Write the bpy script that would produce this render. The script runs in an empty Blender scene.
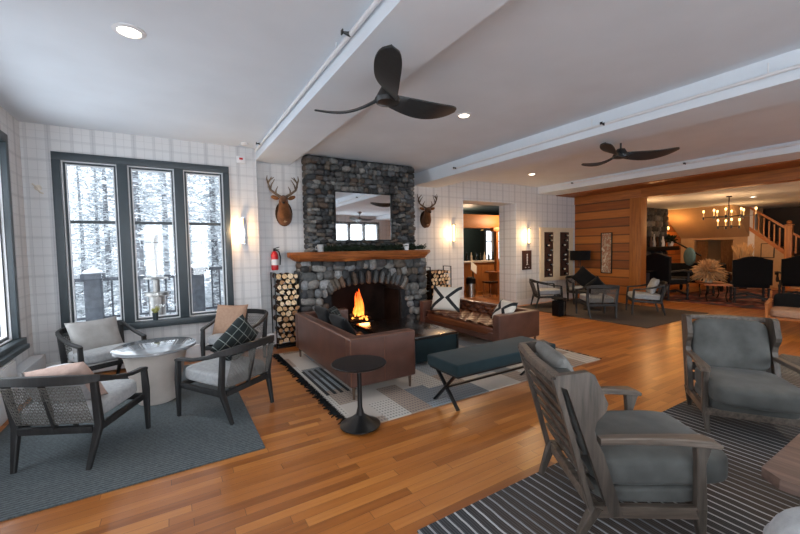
import bpy, bmesh, math, random
from mathutils import Vector, Matrix
PI = math.pi
random.seed(7)
S = bpy.context.scene
COL = S.collection
# ------------------------------------------------------------------ materials
def lin(c):
    return tuple(((v/255)/12.92 if v/255 <= .04045 else ((v/255+.055)/1.055)**2.4) for v in c)
class NT:
    def __init__(s, name):
        s.m = bpy.data.materials.new(name); s.m.use_nodes = True
        s.t = s.m.node_tree; s.N = s.t.nodes; s.L = s.t.links
        s.b = s.N['Principled BSDF']
    def n(s, typ, **kw):
        x = s.N.new(typ)
        for k, v in kw.items():
            if k.startswith('i_'):
                x.inputs[k[2:].replace('_', ' ')].default_value = v
            else: setattr(x, k, v)
        return x
    def l(s, a, b): s.L.new(a, b)
    def math(s, op, a, b=None, c=None):
        x = s.n('ShaderNodeMath', operation=op)
        for i, v in enumerate((a, b, c)):
            if v is None: continue
            if isinstance(v, (int, float)): x.inputs[i].default_value = v
            else: s.l(v, x.inputs[i])
        return x.outputs[0]
    def mix(s, f, a, b):
        x = s.n('ShaderNodeMix', data_type='RGBA')
        for i, v in ((0, f), (6, a), (7, b)):
            if isinstance(v, tuple): x.inputs[i].default_value = v+(1,)
            elif isinstance(v, (int, float)): x.inputs[i].default_value = v
            else: s.l(v, x.inputs[i])
        return x.outputs[2]
    def xyz(s, sc=(1, 1, 1), rot=(0, 0, 0)):
        tc = s.n('ShaderNodeTexCoord'); mp = s.n('ShaderNodeMapping')
        mp.inputs['Scale'].default_value = sc; mp.inputs['Rotation'].default_value = rot
        s.l(tc.outputs['Object'], mp.inputs[0]); return mp.outputs[0]
    def noise(s, vec, scale, detail=3, rough=.5):
        x = s.n('ShaderNodeTexNoise'); x.inputs['Scale'].default_value = scale
        x.inputs['Detail'].default_value = detail; x.inputs['Roughness'].default_value = rough
        if vec is not None: s.l(vec, x.inputs['Vector'])
        return x.outputs['Fac']
    def ramp(s, f, stops, interp='LINEAR'):
        x = s.n('ShaderNodeValToRGB'); x.color_ramp.interpolation = interp
        e = x.color_ramp.elements
        while len(e) < len(stops): e.new(.5)
        for i, (p, c) in enumerate(stops):
            e[i].position = p; e[i].color = tuple(c)+(1,)
        s.l(f, x.inputs[0]); return x.outputs[0]
    def bump(s, h, strength=.3, dist=.01):
        x = s.n('ShaderNodeBump'); x.inputs['Strength'].default_value = strength
        x.inputs['Distance'].default_value = dist
        s.l(h, x.inputs['Height']); s.l(x.outputs[0], s.b.inputs['Normal'])
    def col(s, v):
        if isinstance(v, tuple): s.b.inputs['Base Color'].default_value = v+(1,)
        else: s.l(v, s.b.inputs['Base Color'])
def mat(name, c, rough=.6, metal=0, var=.12, vs=12, bump=0, bs=60, stretch=(1, 1, 1), sheen=0, coat=0):
    t = NT(name); c = lin(c)
    v = t.xyz(stretch)
    if var:
        n = t.noise(v, vs, 4)
        t.col(t.ramp(n, [(.25, tuple(x*(1-var*1.6) for x in c)), (.75, tuple(min(1, x*(1+var*1.2)) for x in c))]))
    else: t.col(c)
    t.b.inputs['Roughness'].default_value = rough; t.b.inputs['Metallic'].default_value = metal
    t.b.inputs['Sheen Weight'].default_value = sheen*.35; t.b.inputs['Specular IOR Level'].default_value = .5 if rough < .6 else .15
    t.b.inputs['Coat Weight'].default_value = coat
    if bump: t.bump(t.noise(v, bs, 3), bump, .004)
    return t.m
def emis(name, c, k, lights=True):
    t = NT(name); t.col((0, 0, 0)); t.b.inputs['Emission Color'].default_value = lin(c)+(1,)
    t.b.inputs['Emission Strength'].default_value = k
    return t.m
def woodgrain(name, c1, c2, rough=.5, axis=0, sc=6, coat=0):
    t = NT(name); s = [sc*3]*3; s[axis] = sc*.22
    n = t.noise(t.xyz(tuple(s)), 1.6, 6, .65)
    t.col(t.ramp(n, [(.3, lin(c1)), (.68, lin(c2))])); t.b.inputs['Roughness'].default_value = rough
    t.b.inputs['Coat Weight'].default_value = coat
    t.bump(n, .25, .003); return t.m
def boards(name, along, across, w, length, cols, rough, groove=.04, gcol=(.02, .012, .008), coat=0, off=0):
    # boards running along one axis; rows stacked along another
    t = NT(name); tc = t.n('ShaderNodeTexCoord'); sp = t.n('ShaderNodeSeparateXYZ')
    t.l(tc.outputs['Object'], sp.inputs[0])
    A, B = sp.outputs[along], sp.outputs[across]
    r = t.math('DIVIDE', B, w); row = t.math('FLOOR', r); fr = t.math('FRACT', r)
    wn = t.n('ShaderNodeTexWhiteNoise', noise_dimensions='1D'); t.l(row, wn.inputs['W'])
    a = t.math('ADD', t.math('DIVIDE', A, length), t.math('MULTIPLY', wn.outputs[0], 7.3))
    seg = t.math('FLOOR', a); fa = t.math('FRACT', a)
    cb = t.n('ShaderNodeCombineXYZ'); t.l(row, cb.inputs[0]); t.l(seg, cb.inputs[1])
    w2 = t.n('ShaderNodeTexWhiteNoise', noise_dimensions='3D'); t.l(cb.outputs[0], w2.inputs['Vector'])
    rnd = w2.outputs[0]
    s3 = [30, 30, 30]; s3[along] = 2.0
    v = t.xyz(tuple(s3)); ad = t.n('ShaderNodeVectorMath', operation='ADD'); t.l(v, ad.inputs[0]); t.l(w2.outputs[1], ad.inputs[1])
    sc = t.n('ShaderNodeVectorMath', operation='SCALE'); t.l(w2.outputs[1], sc.inputs[0]); sc.inputs['Scale'].default_value = 50
    t.l(sc.outputs[0], ad.inputs[1])
    g = t.noise(ad.outputs[0], 1.0, 5, .6)
    tone = t.math('ADD', t.math('MULTIPLY', rnd, .55), t.math('MULTIPLY', g, .56))
    n = len(cols)
    c = t.ramp(tone, [(.12+.78*i/(n-1), lin(x)) for i, x in enumerate(cols)])
    e = t.math('MINIMUM', fr, t.math('SUBTRACT', 1, fr))
    ge = t.math('LESS_THAN', e, groove)
    e2 = t.math('LESS_THAN', fa, .0035*1.2/length)
    gg = t.math('MAXIMUM', ge, e2)
    t.col(t.mix(t.math('MULTIPLY', gg, .6), c, gcol)); t.b.inputs['Roughness'].default_value = rough
    t.b.inputs['Coat Weight'].default_value = coat; t.b.inputs['Coat Roughness'].default_value = .22
    t.bump(t.math('SUBTRACT', t.math('MULTIPLY', g, .35), gg), .35, .003)
    return t.m
def plaid(name, base=(205, 204, 204), a1=0, s=1.0):
    t = NT(name); tc = t.n('ShaderNodeTexCoord'); sp = t.n('ShaderNodeSeparateXYZ')
    t.l(tc.outputs['Object'], sp.inputs[0])
    U = t.math('ADD', sp.outputs[0], sp.outputs[1]); V = sp.outputs[2]
    ns = t.noise(t.xyz((60, 60, 60)), 1, 3, .7)
    def lines(c, period, offs):
        f = t.math('FRACT', t.math('DIVIDE', t.math('ADD', c, 20), period)); out = None
        for (o, hw, amt) in offs:
            d = t.math('ABSOLUTE', t.math('SUBTRACT', f, o))
            ln = t.math('MULTIPLY', t.math('LESS_THAN', d, hw/period), amt)
            out = ln if out is None else t.math('MAXIMUM', out, ln)
        return out
    lv = lines(U, .42, [(.15, .028, .26), (.15, .004, .5), (.42, .003, .26), (.66, .012, .20), (.70, .003, .4), (.9, .003, .24)])
    lh = lines(V, .46, [(.2, .020, .16), (.2, .004, .34), (.47, .003, .26), (.72, .012, .14), (.75, .003, .3), (.94, .003, .2)])
    k = t.math('MULTIPLY', t.math('MAXIMUM', t.math('ADD', lv, t.math('MULTIPLY', lh, .5)), lh), t.math('ADD', .35, ns))
    t.col(t.mix(k, lin(base), lin((118, 120, 128)))); t.b.inputs['Roughness'].default_value = .85
    return t.m
def vcol_mat(name, rough=.8, bump=.6, bs=25, k=1.0):
    t = NT(name); a = t.n('ShaderNodeAttribute', attribute_name='tone')
    n = t.noise(t.xyz(), bs, 5, .6)
    x = t.n('ShaderNodeMix', data_type='RGBA', blend_type='MULTIPLY'); x.inputs[0].default_value = 1
    t.l(a.outputs['Color'], x.inputs[6]); t.l(t.ramp(n, [(.25, (.5*k, .5*k, .5*k)), (.75, (1.5*k, 1.5*k, 1.5*k))]), x.inputs[7])
    t.col(x.outputs[2]); t.b.inputs['Roughness'].default_value = rough; t.bump(n, bump, .012)
    return t.m
M = {}
M['floor'] = boards('oak floor', 0, 1, .07, 1.0, [(120, 66, 24), (150, 88, 36), (172, 106, 48), (192, 128, 64)], .34, .02, (.05, .022, .01), coat=.25)
M['plaid'] = plaid('plaid wallpaper')
M['ceil'] = mat('ceiling paint', (212, 219, 226), .9, var=.03, vs=2)
M['white'] = mat('white paint', (214, 214, 216), .55, var=.03)
M['cream'] = mat('cream paint', (214, 198, 170), .6, var=.03)
M['tanwall'] = mat('tan wall paint', (176, 146, 112), .85, var=.06, vs=3)
M['plank'] = boards('plank wall', 1, 2, .22, 9.3, [(106, 52, 15), (136, 73, 24), (157, 88, 31), (180, 108, 42)], .5, .08, (.006, .003, .002))
M['plankx'] = boards('plank wall x', 0, 2, .22, 5.5, [(106, 52, 15), (136, 73, 24), (157, 88, 31), (180, 108, 42)], .5, .08, (.006, .003, .002))
M['darkplank'] = boards('dark plank', 1, 2, .3, 3.0, [(24, 16, 12), (40, 27, 18), (56, 37, 24)], .6, .04)
M['cedar'] = woodgrain('cedar beam', (116, 62, 22), (174, 104, 42), .5, 1)
M['cedarz'] = woodgrain('cedar post', (126, 70, 24), (176, 106, 42), .5, 2)
M['oakz'] = woodgrain('oak upright', (150, 92, 48), (196, 132, 76), .4, 2)
M['oaky'] = woodgrain('oak rail', (150, 84, 40), (190, 118, 62), .4, 1)
M['slate'] = mat('slate painted frame', (48, 57, 62), .45, var=.06)
M['teal_dark'] = mat('dark teal paint', (26, 38, 42), .6)
M['chairwood'] = woodgrain('charcoal stained wood', (14, 15, 16), (38, 38, 39), .6, 2, 8)
M['greywood'] = woodgrain('grey washed oak', (42, 37, 33), (88, 79, 71), .5, 2, 7)
M['greywoodx'] = woodgrain('grey washed oak arm', (54, 46, 40), (108, 96, 86), .45, 0, 7)
M['greyfab'] = mat('light grey weave', (156, 158, 160), .95, var=.10, vs=40, bump=.4, bs=220, sheen=.2)
M['teal'] = mat('grey teal velvet', (80, 81, 79), .85, var=.2, vs=7, bump=.15, bs=150, sheen=.3)
M['benchteal'] = mat('deep teal velvet', (28, 45, 50), .8, var=.15, vs=6, bump=.1, sheen=.2)
M['cane'] = mat('woven cane', (104, 102, 98), .7, var=.2)
M['black'] = mat('black metal', (14, 15, 17), .38, .3, var=.1)
M['blackfab'] = mat('black fabric', (14, 15, 17), .85, var=.2, bump=.2, sheen=.2)
M['blackpaint'] = mat('matte black', (11, 11, 13), .6, var=.1)
M['fan'] = mat('charcoal fan blade', (34, 38, 40), .45, var=.2, stretch=(1, 8, 8))
M['leather'] = mat('brown leather', (84, 56, 47), .3, var=.24, vs=5, bump=.12, bs=60)
M['leatherd'] = mat('tufted brown leather', (92, 50, 30), .33, var=.16, vs=5, bump=.1, bs=60)
M['piping'] = mat('leather piping', (112, 74, 56), .4)
M['chrome'] = mat('brushed steel', (180, 182, 184), .25, 1, var=.05)
M['legmetal'] = mat('bronze leg', (110, 90, 76), .4, .6)
M['concrete'] = mat('pale cast stone', (188, 178, 170), .45, var=.08, vs=5)
M['glasstop'] = mat('grey polished top', (132, 136, 140), .08, .0, var=.03, coat=1)
M['stone'] = vcol_mat('river stone', .8, k=.92, bump=.9)
M['mortar'] = mat('dark mortar', (46, 46, 48), .95, var=.3, vs=20, bump=.5)
M['soot'] = mat('sooty firebrick', (26, 19, 17), .9, var=.5, vs=5, bump=.5, bs=20)
M['mantel'] = woodgrain('live edge mantel', (92, 46, 18), (166, 96, 46), .4, 0, 7)
M['birch'] = mat('frosted bark', (138, 140, 144), .95, var=.3, vs=10, bump=.4)
M['bark'] = mat('bark', (62, 44, 32), .95, var=.4, vs=14, bump=.8, bs=30)
M['logend'] = vcol_mat('cut log end', .9, .3, 40)
M['rawlog'] = mat('charred log', (30, 22, 18), .95, var=.5, bump=.6)
M['red'] = mat('red enamel', (176, 20, 28), .3, var=.05)
M['deer'] = mat('deer fur', (112, 72, 42), .9, var=.35, vs=9, bump=.4, bs=120, sheen=.3)
M['deerlight'] = mat('pale fur', (176, 148, 118), .9, var=.2)
M['antler'] = mat('antler', (92, 72, 52), .5, var=.3)
M['ceramic'] = mat('grey ceramic', (150, 150, 150), .35)
M['pine'] = mat('pine needles', (34, 44, 32), .8, var=.5, vs=14)
M['leaf'] = mat('dark foliage', (32, 42, 28), .7, var=.4, vs=8)
M['succulent'] = mat('succulent leaf', (150, 150, 92), .6)
M['pampas'] = mat('dried pampas', (196, 160, 116), .95, var=.2, vs=8)
M['tan'] = mat('tan linen', (160, 130, 110), .95, var=.08, vs=30, bump=.3, bs=200)
M['pink'] = mat('blush linen', (182, 158, 148), .95, var=.08, vs=30, bump=.3, bs=200)
M['greycush'] = mat('stone grey linen', (146, 144, 142), .95, var=.1, vs=10, bump=.3, bs=200)
M['gold'] = mat('brass', (176, 132, 70), .3, .9)
M['snow'] = mat('snow', (236, 240, 246), .9, var=.04, vs=3)
M['deckwood'] = mat('weathered grey wood', (92, 96, 102), .85, var=.2, vs=10)
M['bulb'] = emis('warm lamp glow', (255, 196, 120), 5)
M['tube'] = emis('sconce glow', (255, 205, 140), 7)
M['can'] = emis('downlight glow', (255, 240, 215), 14)
M['candle'] = mat('candle sleeve', (220, 196, 150), .6)
M['stairtan'] = mat('tan plaster', (184, 152, 116), .85, var=.05)
M['curtain'] = mat('brown drape', (120, 88, 62), .9, var=.15)
M['bottle'] = mat('dark bottle glass', (20, 22, 16), .1, coat=.6)
M['foil'] = mat('pale bottle cap', (206, 196, 182), .4)
M['maroon'] = mat('dark maroon board', (58, 34, 28), .5)
M['steel'] = mat('stainless', (170, 168, 164), .3, 1)
M['barwood'] = woodgrain('bar oak', (120, 72, 36), (176, 116, 66), .4, 2)
# mirror
t = NT('mirror glass'); t.col((.85, .87, .88)); t.b.inputs['Metallic'].default_value = 1; t.b.inputs['Roughness'].default_value = .03; M['mirror'] = t.m
# window glass
t = NT('window glass'); tr = t.n('ShaderNodeBsdfTransparent'); gl = t.n('ShaderNodeBsdfGlossy'); gl.inputs['Roughness'].default_value = .02
mx = t.n('ShaderNodeMixShader'); mx.inputs[0].default_value = .025; t.l(tr.outputs[0], mx.inputs[1]); t.l(gl.outputs[0], mx.inputs[2])
t.l(mx.outputs[0], t.N['Material Output'].inputs[0]); M['glass'] = t.m
# fire
t = NT('flame'); tc = t.n('ShaderNodeTexCoord'); sp = t.n('ShaderNodeSeparateXYZ'); t.l(tc.outputs['Object'], sp.inputs[0])
f = t.math('ADD', t.math('MULTIPLY', sp.outputs[2], 1.3), t.math('MULTIPLY', t.noise(t.xyz(), 14, 3), .6))
c = t.ramp(f, [(.15, (1, .42, .08)), (.5, (1, .2, .02)), (.9, (.7, .06, .005))])
t.col((0, 0, 0)); t.l(c, t.b.inputs['Emission Color']); t.b.inputs['Emission Strength'].default_value = 3; M['flame'] = t.m
# rugs
def rug_mat(name, kind):
    t = NT(name); tc = t.n('ShaderNodeTexCoord'); sp = t.n('ShaderNodeSeparateXYZ'); t.l(tc.outputs['Object'], sp.inputs[0])
    x, y = sp.outputs[0], sp.outputs[1]
    fine = t.noise(t.xyz((1, 1, 1)), 160, 2, .8)
    if kind == 'charcoal':
        w = t.math('SINE', t.math('MULTIPLY', t.math('ADD', y, t.math('MULTIPLY', fine, .012)), 2*PI/.028))
        st = t.math('MULTIPLY', t.math('ADD', w, 1), .5)
        k = t.math('ADD', t.math('MULTIPLY', st, .28), t.math('MULTIPLY', t.noise(t.xyz(), 55, 3, .8), .72))
        t.col(t.ramp(k, [(.25, lin((44, 50, 53))), (.75, lin((98, 106, 110)))]))
        t.bump(k, .5, .006)
    elif kind == 'stripe':
        n1 = t.noise(t.xyz((1, 1, 1)), 3.2, 3)
        xx = t.math('ADD', x, t.math('MULTIPLY', n1, .025))
        f = t.math('FRACT', t.math('DIVIDE', xx, .062))
        ln = t.math('LESS_THAN', f, .2)
        band = t.noise(t.xyz((1.2, .12, 1)), 1.5, 2)
        light = t.ramp(band, [(.4, lin((96, 100, 104))), (.6, lin((176, 178, 180)))])
        br = t.ramp(t.noise(t.xyz((.8, .3, 1)), 1.2, 1), [(.42, lin((44, 46, 50))), (.62, lin((66, 54, 46)))])
        f2 = t.math('FRACT', t.math('DIVIDE', xx, .0155)); f2 = t.math('LESS_THAN', f2, .35)
        dark = t.mix(t.math('MULTIPLY', f2, .35), br, lin((98, 100, 104)))
        t.col(t.mix(ln, dark, light)); t.bump(t.math('ADD', ln, fine), .5, .006)
    elif kind == 'patch':
        bx = t.math('FLOOR', t.math('DIVIDE', x, .24)); 
        by = t.math('FLOOR', t.math('DIVIDE', t.math('ADD', y, t.math('MULTIPLY', t.math('MODULO', t.math('ADD', bx, 40), 3), .12)), .42))
        cb = t.n('ShaderNodeCombineXYZ'); t.l(bx, cb.inputs[0]); t.l(by, cb.inputs[1])
        wn = t.n('ShaderNodeTexWhiteNoise', noise_dimensions='3D'); t.l(cb.outputs[0], wn.inputs['Vector'])
        base = t.ramp(wn.outputs[0], [(0, lin((176, 168, 160))), (.3, lin((140, 146, 150))), (.5, lin((150, 134, 122))), (.68, lin((184, 178, 170))), (.9, lin((112, 116, 120)))], 'CONSTANT')
        fx = t.math('LESS_THAN', t.math('FRACT', t.math('DIVIDE', x, .03)), .5)
        fy = t.math('LESS_THAN', t.math('FRACT', t.math('DIVIDE', y, .05)), .5)
        ck = t.math('MULTIPLY', t.math('MULTIPLY', fx, fy), t.math('GREATER_THAN', wn.outputs[0], .3))
        t.col(t.mix(t.math('MULTIPLY', ck, .6), base, lin((60, 66, 72)))); t.bump(t.math('ADD', ck, fine), .4, .006)
    elif kind == 'persian':
        v = t.n('ShaderNodeTexVoronoi'); v.inputs['Scale'].default_value = 5; t.l(tc.outputs['Object'], v.inputs['Vector'])
        t.col(t.ramp(v.outputs['Distance'], [(.1, lin((150, 120, 100))), (.4, lin((110, 44, 34))), (.7, lin((48, 40, 48)))]))
    elif kind == 'brown':
        w = t.math('SINE', t.math('MULTIPLY', x, 2*PI/.05))
        k = t.math('ADD', t.math('MULTIPLY', t.math('ADD', w, 1), .2), t.math('MULTIPLY', fine, .6))
        t.col(t.ramp(k, [(.2, lin((42, 34, 30))), (.8, lin((86, 74, 66)))]))
    t.b.inputs['Roughness'].default_value = .95
    return t.m
for k in ('charcoal', 'stripe', 'patch', 'persian', 'brown'): M['rug_'+k] = rug_mat('rug '+k, k)
# plaid pillow
t = NT('dark plaid'); tc = t.n('ShaderNodeTexCoord'); sp = t.n('ShaderNodeSeparateXYZ'); t.l(tc.outputs['Object'], sp.inputs[0])
a = t.math('LESS_THAN', t.math('FRACT', t.math('DIVIDE', t.math('ADD', sp.outputs[0], 5.02), .085)), .07)
b = t.math('LESS_THAN', t.math('FRACT', t.math('DIVIDE', t.math('ADD', sp.outputs[1], 5.02), .085)), .07)
t.col(t.mix(t.math('MAXIMUM', a, b), lin((22, 31, 33)), lin((120, 128, 124)))); t.b.inputs['Roughness'].default_value = .9; M['plaidcush'] = t.m
# white pillow with black chevrons
t = NT('chevron pillow'); tc = t.n('ShaderNodeTexCoord'); sp = t.n('ShaderNodeSeparateXYZ'); t.l(tc.outputs['Object'], sp.inputs[0])
ax = t.math('ABSOLUTE', sp.outputs[0]); ay = t.math('ABSOLUTE', sp.outputs[1])
d = t.math('ABSOLUTE', t.math('SUBTRACT', t.math('SUBTRACT', ax, .045), t.math('MULTIPLY', ay, 1.05)))
t.col(t.mix(t.math('LESS_THAN', d, .042), lin((206, 200, 190)), lin((24, 28, 32)))); t.b.inputs['Roughness'].default_value = .9; M['chevron'] = t.m
# art panel
t = NT('antler art'); n = t.noise(t.xyz((1, 5, 3)), 2.2, 4, .7)
t.col(t.ramp(n, [(.38, lin((176, 160, 138))), (.52, lin((140, 76, 44))), (.6, lin((196, 180, 158)))])); M['art'] = t.m
# snowy foliage
t = NT('snowy needles'); n = t.noise(t.xyz(), 9, 4, .7)
t.col(t.ramp(n, [(.36, lin((120, 128, 132))), (.44, lin((206, 212, 216))), (.56, lin((240, 244, 248)))])); t.b.inputs['Roughness'].default_value = .9; M['snowfir'] = t.m
# ------------------------------------------------------------------ geometry helpers
class G:
    def __init__(s): s.bm = bmesh.new(); s.tone = None
    def _add(s, tmp, mtx=None, mi=0):
        vs = []
        for v in tmp.verts:
            vs.append(s.bm.verts.new(mtx @ v.co if mtx else v.co))
        for f in tmp.faces:
            try:
                g = s.bm.faces.new([vs[v.index] for v in f.verts]); g.material_index = mi
                if s.tone is not None: g.tag = True
            except ValueError: pass
        tmp.free(); return s
    def box(s, c, d, rot=None, bev=0, seg=2, mi=0, taper=None):
        t = bmesh.new(); bmesh.ops.create_cube(t, size=1)
        for v in t.verts:
            k = (taper if (taper and v.co.z < 0) else 1)
            v.co = Vector((v.co.x*d[0]*k, v.co.y*d[1]*k, v.co.z*d[2]))
        if bev: bmesh.ops.bevel(t, geom=list(t.edges), offset=bev, segments=seg, affect='EDGES', profile=.6, clamp_overlap=True)
        t.verts.index_update()
        m = Matrix.Translation(c)
        if rot is not None: m = m @ (rot if isinstance(rot, Matrix) else (Matrix.Rotation(rot[2], 4, 'Z') @ Matrix.Rotation(rot[1], 4, 'Y') @ Matrix.Rotation(rot[0], 4, 'X')))
        return s._add(t, m, mi)
    def b2(s, x0, x1, y0, y1, z0, z1, bev=0, mi=0, seg=2):
        return s.box(((x0+x1)/2, (y0+y1)/2, (z0+z1)/2), (abs(x1-x0), abs(y1-y0), abs(z1-z0)), None, bev, seg, mi)
    def sweep(s, pts, sec, up=(0, 0, 1), closed=False, mi=0):
        # pts: points; sec: list of (w,h) per point or one; rectangular with small chamfers
        P = [Vector(p) for p in pts]; n = len(P); up = Vector(up)
        if isinstance(sec, tuple): sec = [sec]*n
        rings = []
        for i, p in enumerate(P):
            a = P[(i-1) % n] if (i > 0 or closed) else p; b = P[(i+1) % n] if (i < n-1 or closed) else p
            d = (b-a).normalized(); sd = d.cross(up)
            if sd.length < 1e-4: sd = d.cross(Vector((0, 1, 0)))
            sd.normalize(); u = sd.cross(d).normalized()
            w, h = sec[i]; w /= 2; h /= 2; c = min(w, h)*.3
            prof = [(-w+c, -h), (w-c, -h), (w, -h+c), (w, h-c), (w-c, h), (-w+c, h), (-w, h-c), (-w, -h+c)]
            rings.append([s.bm.verts.new(p+sd*x+u*y) for x, y in prof])
        m = n if closed else n-1
        for i in range(m):
            A, B = rings[i], rings[(i+1) % n]
            for k in range(8):
                f = s.bm.faces.new([A[k], A[(k+1) % 8], B[(k+1) % 8], B[k]]); f.material_index = mi
        if not closed:
            for r in (rings[0][::-1], rings[-1]):
                f = s.bm.faces.new(r); f.material_index = mi
        return s
    def tube(s, pts, rad, n=10, mi=0, flat=1.0):
        P = [Vector(p) for p in pts]; m = len(P)
        if not isinstance(rad, (list, tuple)): rad = [rad]*m
        rings = []; ref = None
        for i, p in enumerate(P):
            d = (P[min(i+1, m-1)]-P[max(i-1, 0)]).normalized()
            if ref is None:
                ref = Vector((0, 0, 1)) if abs(d.z) < .9 else Vector((1, 0, 0))
            a = d.cross(ref).normalized(); b = a.cross(d).normalized(); ref = b
            r = rad[i]; rx, ry = (r if isinstance(r, tuple) else (r, r*flat))
            rings.append([s.bm.verts.new(p+a*math.cos(2*PI*k/n)*rx+b*math.sin(2*PI*k/n)*ry) for k in range(n)])
        for i in range(m-1):
            for k in range(n):
                f = s.bm.faces.new([rings[i][k], rings[i][(k+1) % n], rings[i+1][(k+1) % n], rings[i+1][k]]); f.material_index = mi
        for r in (rings[0][::-1], rings[-1]):
            f = s.bm.faces.new(r); f.material_index = mi
        return s
    def lathe(s, prof, n=28, c=(0, 0, 0), mi=0, sx=1, sy=1):
        C = Vector(c); rings = []
        for r, z in prof:
            if r < 1e-5: rings.append([s.bm.verts.new(C+Vector((0, 0, z)))])
            else: rings.append([s.bm.verts.new(C+Vector((r*sx*math.cos(2*PI*k/n), r*sy*math.sin(2*PI*k/n), z))) for k in range(n)])
        for A, B in zip(rings, rings[1:]):
            for k in range(n):
                q = []
                for v in (A[k % len(A)], A[(k+1) % len(A)], B[(k+1) % len(B)], B[k % len(B)]):
                    if v not in q: q.append(v)
                if len(q) > 2:
                    try:
                        f = s.bm.faces.new(q); f.material_index = mi
                    except ValueError: pass
        return s
    def prism(s, poly, axis, a, b, mi=0):
        def P(u, v, w):
            return (w, u, v) if axis == 0 else ((u, w, v) if axis == 1 else (u, v, w))
        A = [s.bm.verts.new(P(u, v, a)) for u, v in poly]; B = [s.bm.verts.new(P(u, v, b)) for u, v in poly]
        n = len(poly)
        for f in (A[::-1], B): g = s.bm.faces.new(f); g.material_index = mi
        for i in range(n):
            g = s.bm.faces.new([A[i], A[(i+1) % n], B[(i+1) % n], B[i]]); g.material_index = mi
        return s
    def ball(s, c, r, sub=2, rot=None, mi=0, p=2.0, jit=0, tone=None):
        t = bmesh.new(); bmesh.ops.create_icosphere(t, subdivisions=sub, radius=1)
        if not isinstance(r, (tuple, list)): r = (r, r, r)
        for v in t.verts:
            co = v.co.copy()
            if p != 2:
                k = (abs(co.x)**p+abs(co.y)**p+abs(co.z)**p)**(-1/p); co *= k
            if jit: co *= 1+random.uniform(-jit, jit)
            v.co = Vector((co.x*r[0], co.y*r[1], co.z*r[2]))
        m = Matrix.Translation(c)
        if rot is not None: m = m @ (rot if isinstance(rot, Matrix) else (Matrix.Rotation(rot[2], 4, 'Z') @ Matrix.Rotation(rot[1], 4, 'Y') @ Matrix.Rotation(rot[0], 4, 'X')))
        t.verts.index_update()
        if tone is not None:
            lay = s.bm.loops.layers.float_color.get('tone') or s.bm.loops.layers.float_color.new('tone')
            n0 = len(s.bm.faces); s._add(t, m, mi); s.bm.faces.ensure_lookup_table()
            for f in s.bm.faces[n0:]:
                for l in f.loops: l[lay] = (tone[0], tone[1], tone[2], 1)
            return s
        return s._add(t, m, mi)
    def cushion(s, c, d, p=5, rot=None, puff=.0, n=14, mi=0):
        # boxy soft cushion: superellipsoid box
        t = bmesh.new(); bmesh.ops.create_cube(t, size=2)
        bmesh.ops.subdivide_edges(t, edges=list(t.edges), cuts=n, use_grid_fill=True)
        for v in t.verts:
            co = v.co.copy(); x, y, z = co
            k = (abs(x)**p+abs(y)**p+abs(z)**p)**(-1/p)
            q = co*k
            bul = 1+puff*(1-q.x*q.x)*(1-q.y*q.y)
            v.co = Vector((q.x*d[0]/2, q.y*d[1]/2, q.z*d[2]/2*bul))
        t.verts.index_update(); m = Matrix.Translation(c)
        if rot is not None: m = m @ (Matrix.Rotation(rot[2], 4, 'Z') @ Matrix.Rotation(rot[1], 4, 'Y') @ Matrix.Rotation(rot[0], 4, 'X'))
        return s._add(t, m, mi)
    def pillow(s, w, h, th, n=16, mi=0):
        g = {}
        for sg in (1, -1):
            for i in range(n+1):
                for j in range(n+1):
                    u = -1+2*i/n; v = -1+2*j/n
                    edge = i in (0, n) or j in (0, n)
                    if sg == -1 and edge: g[(-1, i, j)] = g[(1, i, j)]; continue
                    T = th/2*(max(0, 1-u**4)**.5)*(max(0, 1-v**4)**.5)
                    T *= 1+.05*math.sin(5*u+3*v)
                    x = w/2*u*(1-.07*(1-v*v)); y = h/2*v*(1-.07*(1-u*u))
                    g[(sg, i, j)] = s.bm.verts.new((x, y, sg*T))
            for i in range(n):
                for j in range(n):
                    q = [g[(sg, i, j)], g[(sg, i+1, j)], g[(sg, i+1, j+1)], g[(sg, i, j+1)]]
                    if sg < 0: q = q[::-1]
                    f = s.bm.faces.new(q); f.material_index = mi
        return s
    def done(s, name, m, parent=None, smooth=35, **props):
        bmesh.ops.recalc_face_normals(s.bm, faces=list(s.bm.faces))
        me = bpy.data.meshes.new(name); s.bm.to_mesh(me); s.bm.free()
        for x in (m if isinstance(m, (list, tuple)) else [m]): me.materials.append(M[x] if isinstance(x, str) else x)
        if smooth:
            me.polygons.foreach_set('use_smooth', [True]*len(me.polygons)); me.set_sharp_from_angle(angle=math.radians(smooth))
        o = bpy.data.objects.new(name, me); COL.objects.link(o)
        if parent is not None: o.parent = parent
        for k, v in props.items(): o[k] = v
        return o
def thing(name, label, cat, loc=(0, 0, 0), rz=0, group=None, sc=1):
    o = bpy.data.objects.new(name, None); COL.objects.link(o); o.empty_display_size = .1
    o.location = loc; o.rotation_euler = (0, 0, rz); o.scale = (sc,)*3
    o['label'] = label; o['category'] = cat
    if group: o['group'] = group
    return o
def tag(o, label, cat, group=None, loc=None, rot=None):
    o['label'] = label; o['category'] = cat
    if group: o['group'] = group
    if loc: o.location = loc
    if rot: o.rotation_euler = rot
    return o
def struct(o): o['kind'] = 'structure'; return o
KIDS = {}
def dup(o, loc=None, rz=None, label=None, group=None, sc=None):
    def cp(x, par):
        c = x.copy(); COL.objects.link(c)
        if par is not None: c.parent = par
        for ch in [k for k in bpy.data.objects if k.parent == x]: cp(ch, c)
        return c
    r = cp(o, None)
    if loc: r.location = loc
    if rz is not None: r.rotation_euler = (0, 0, rz)
    if label: r['label'] = label
    if group: r['group'] = group
    if sc: r.scale = (sc,)*3
    return r
R = math.radians
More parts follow.
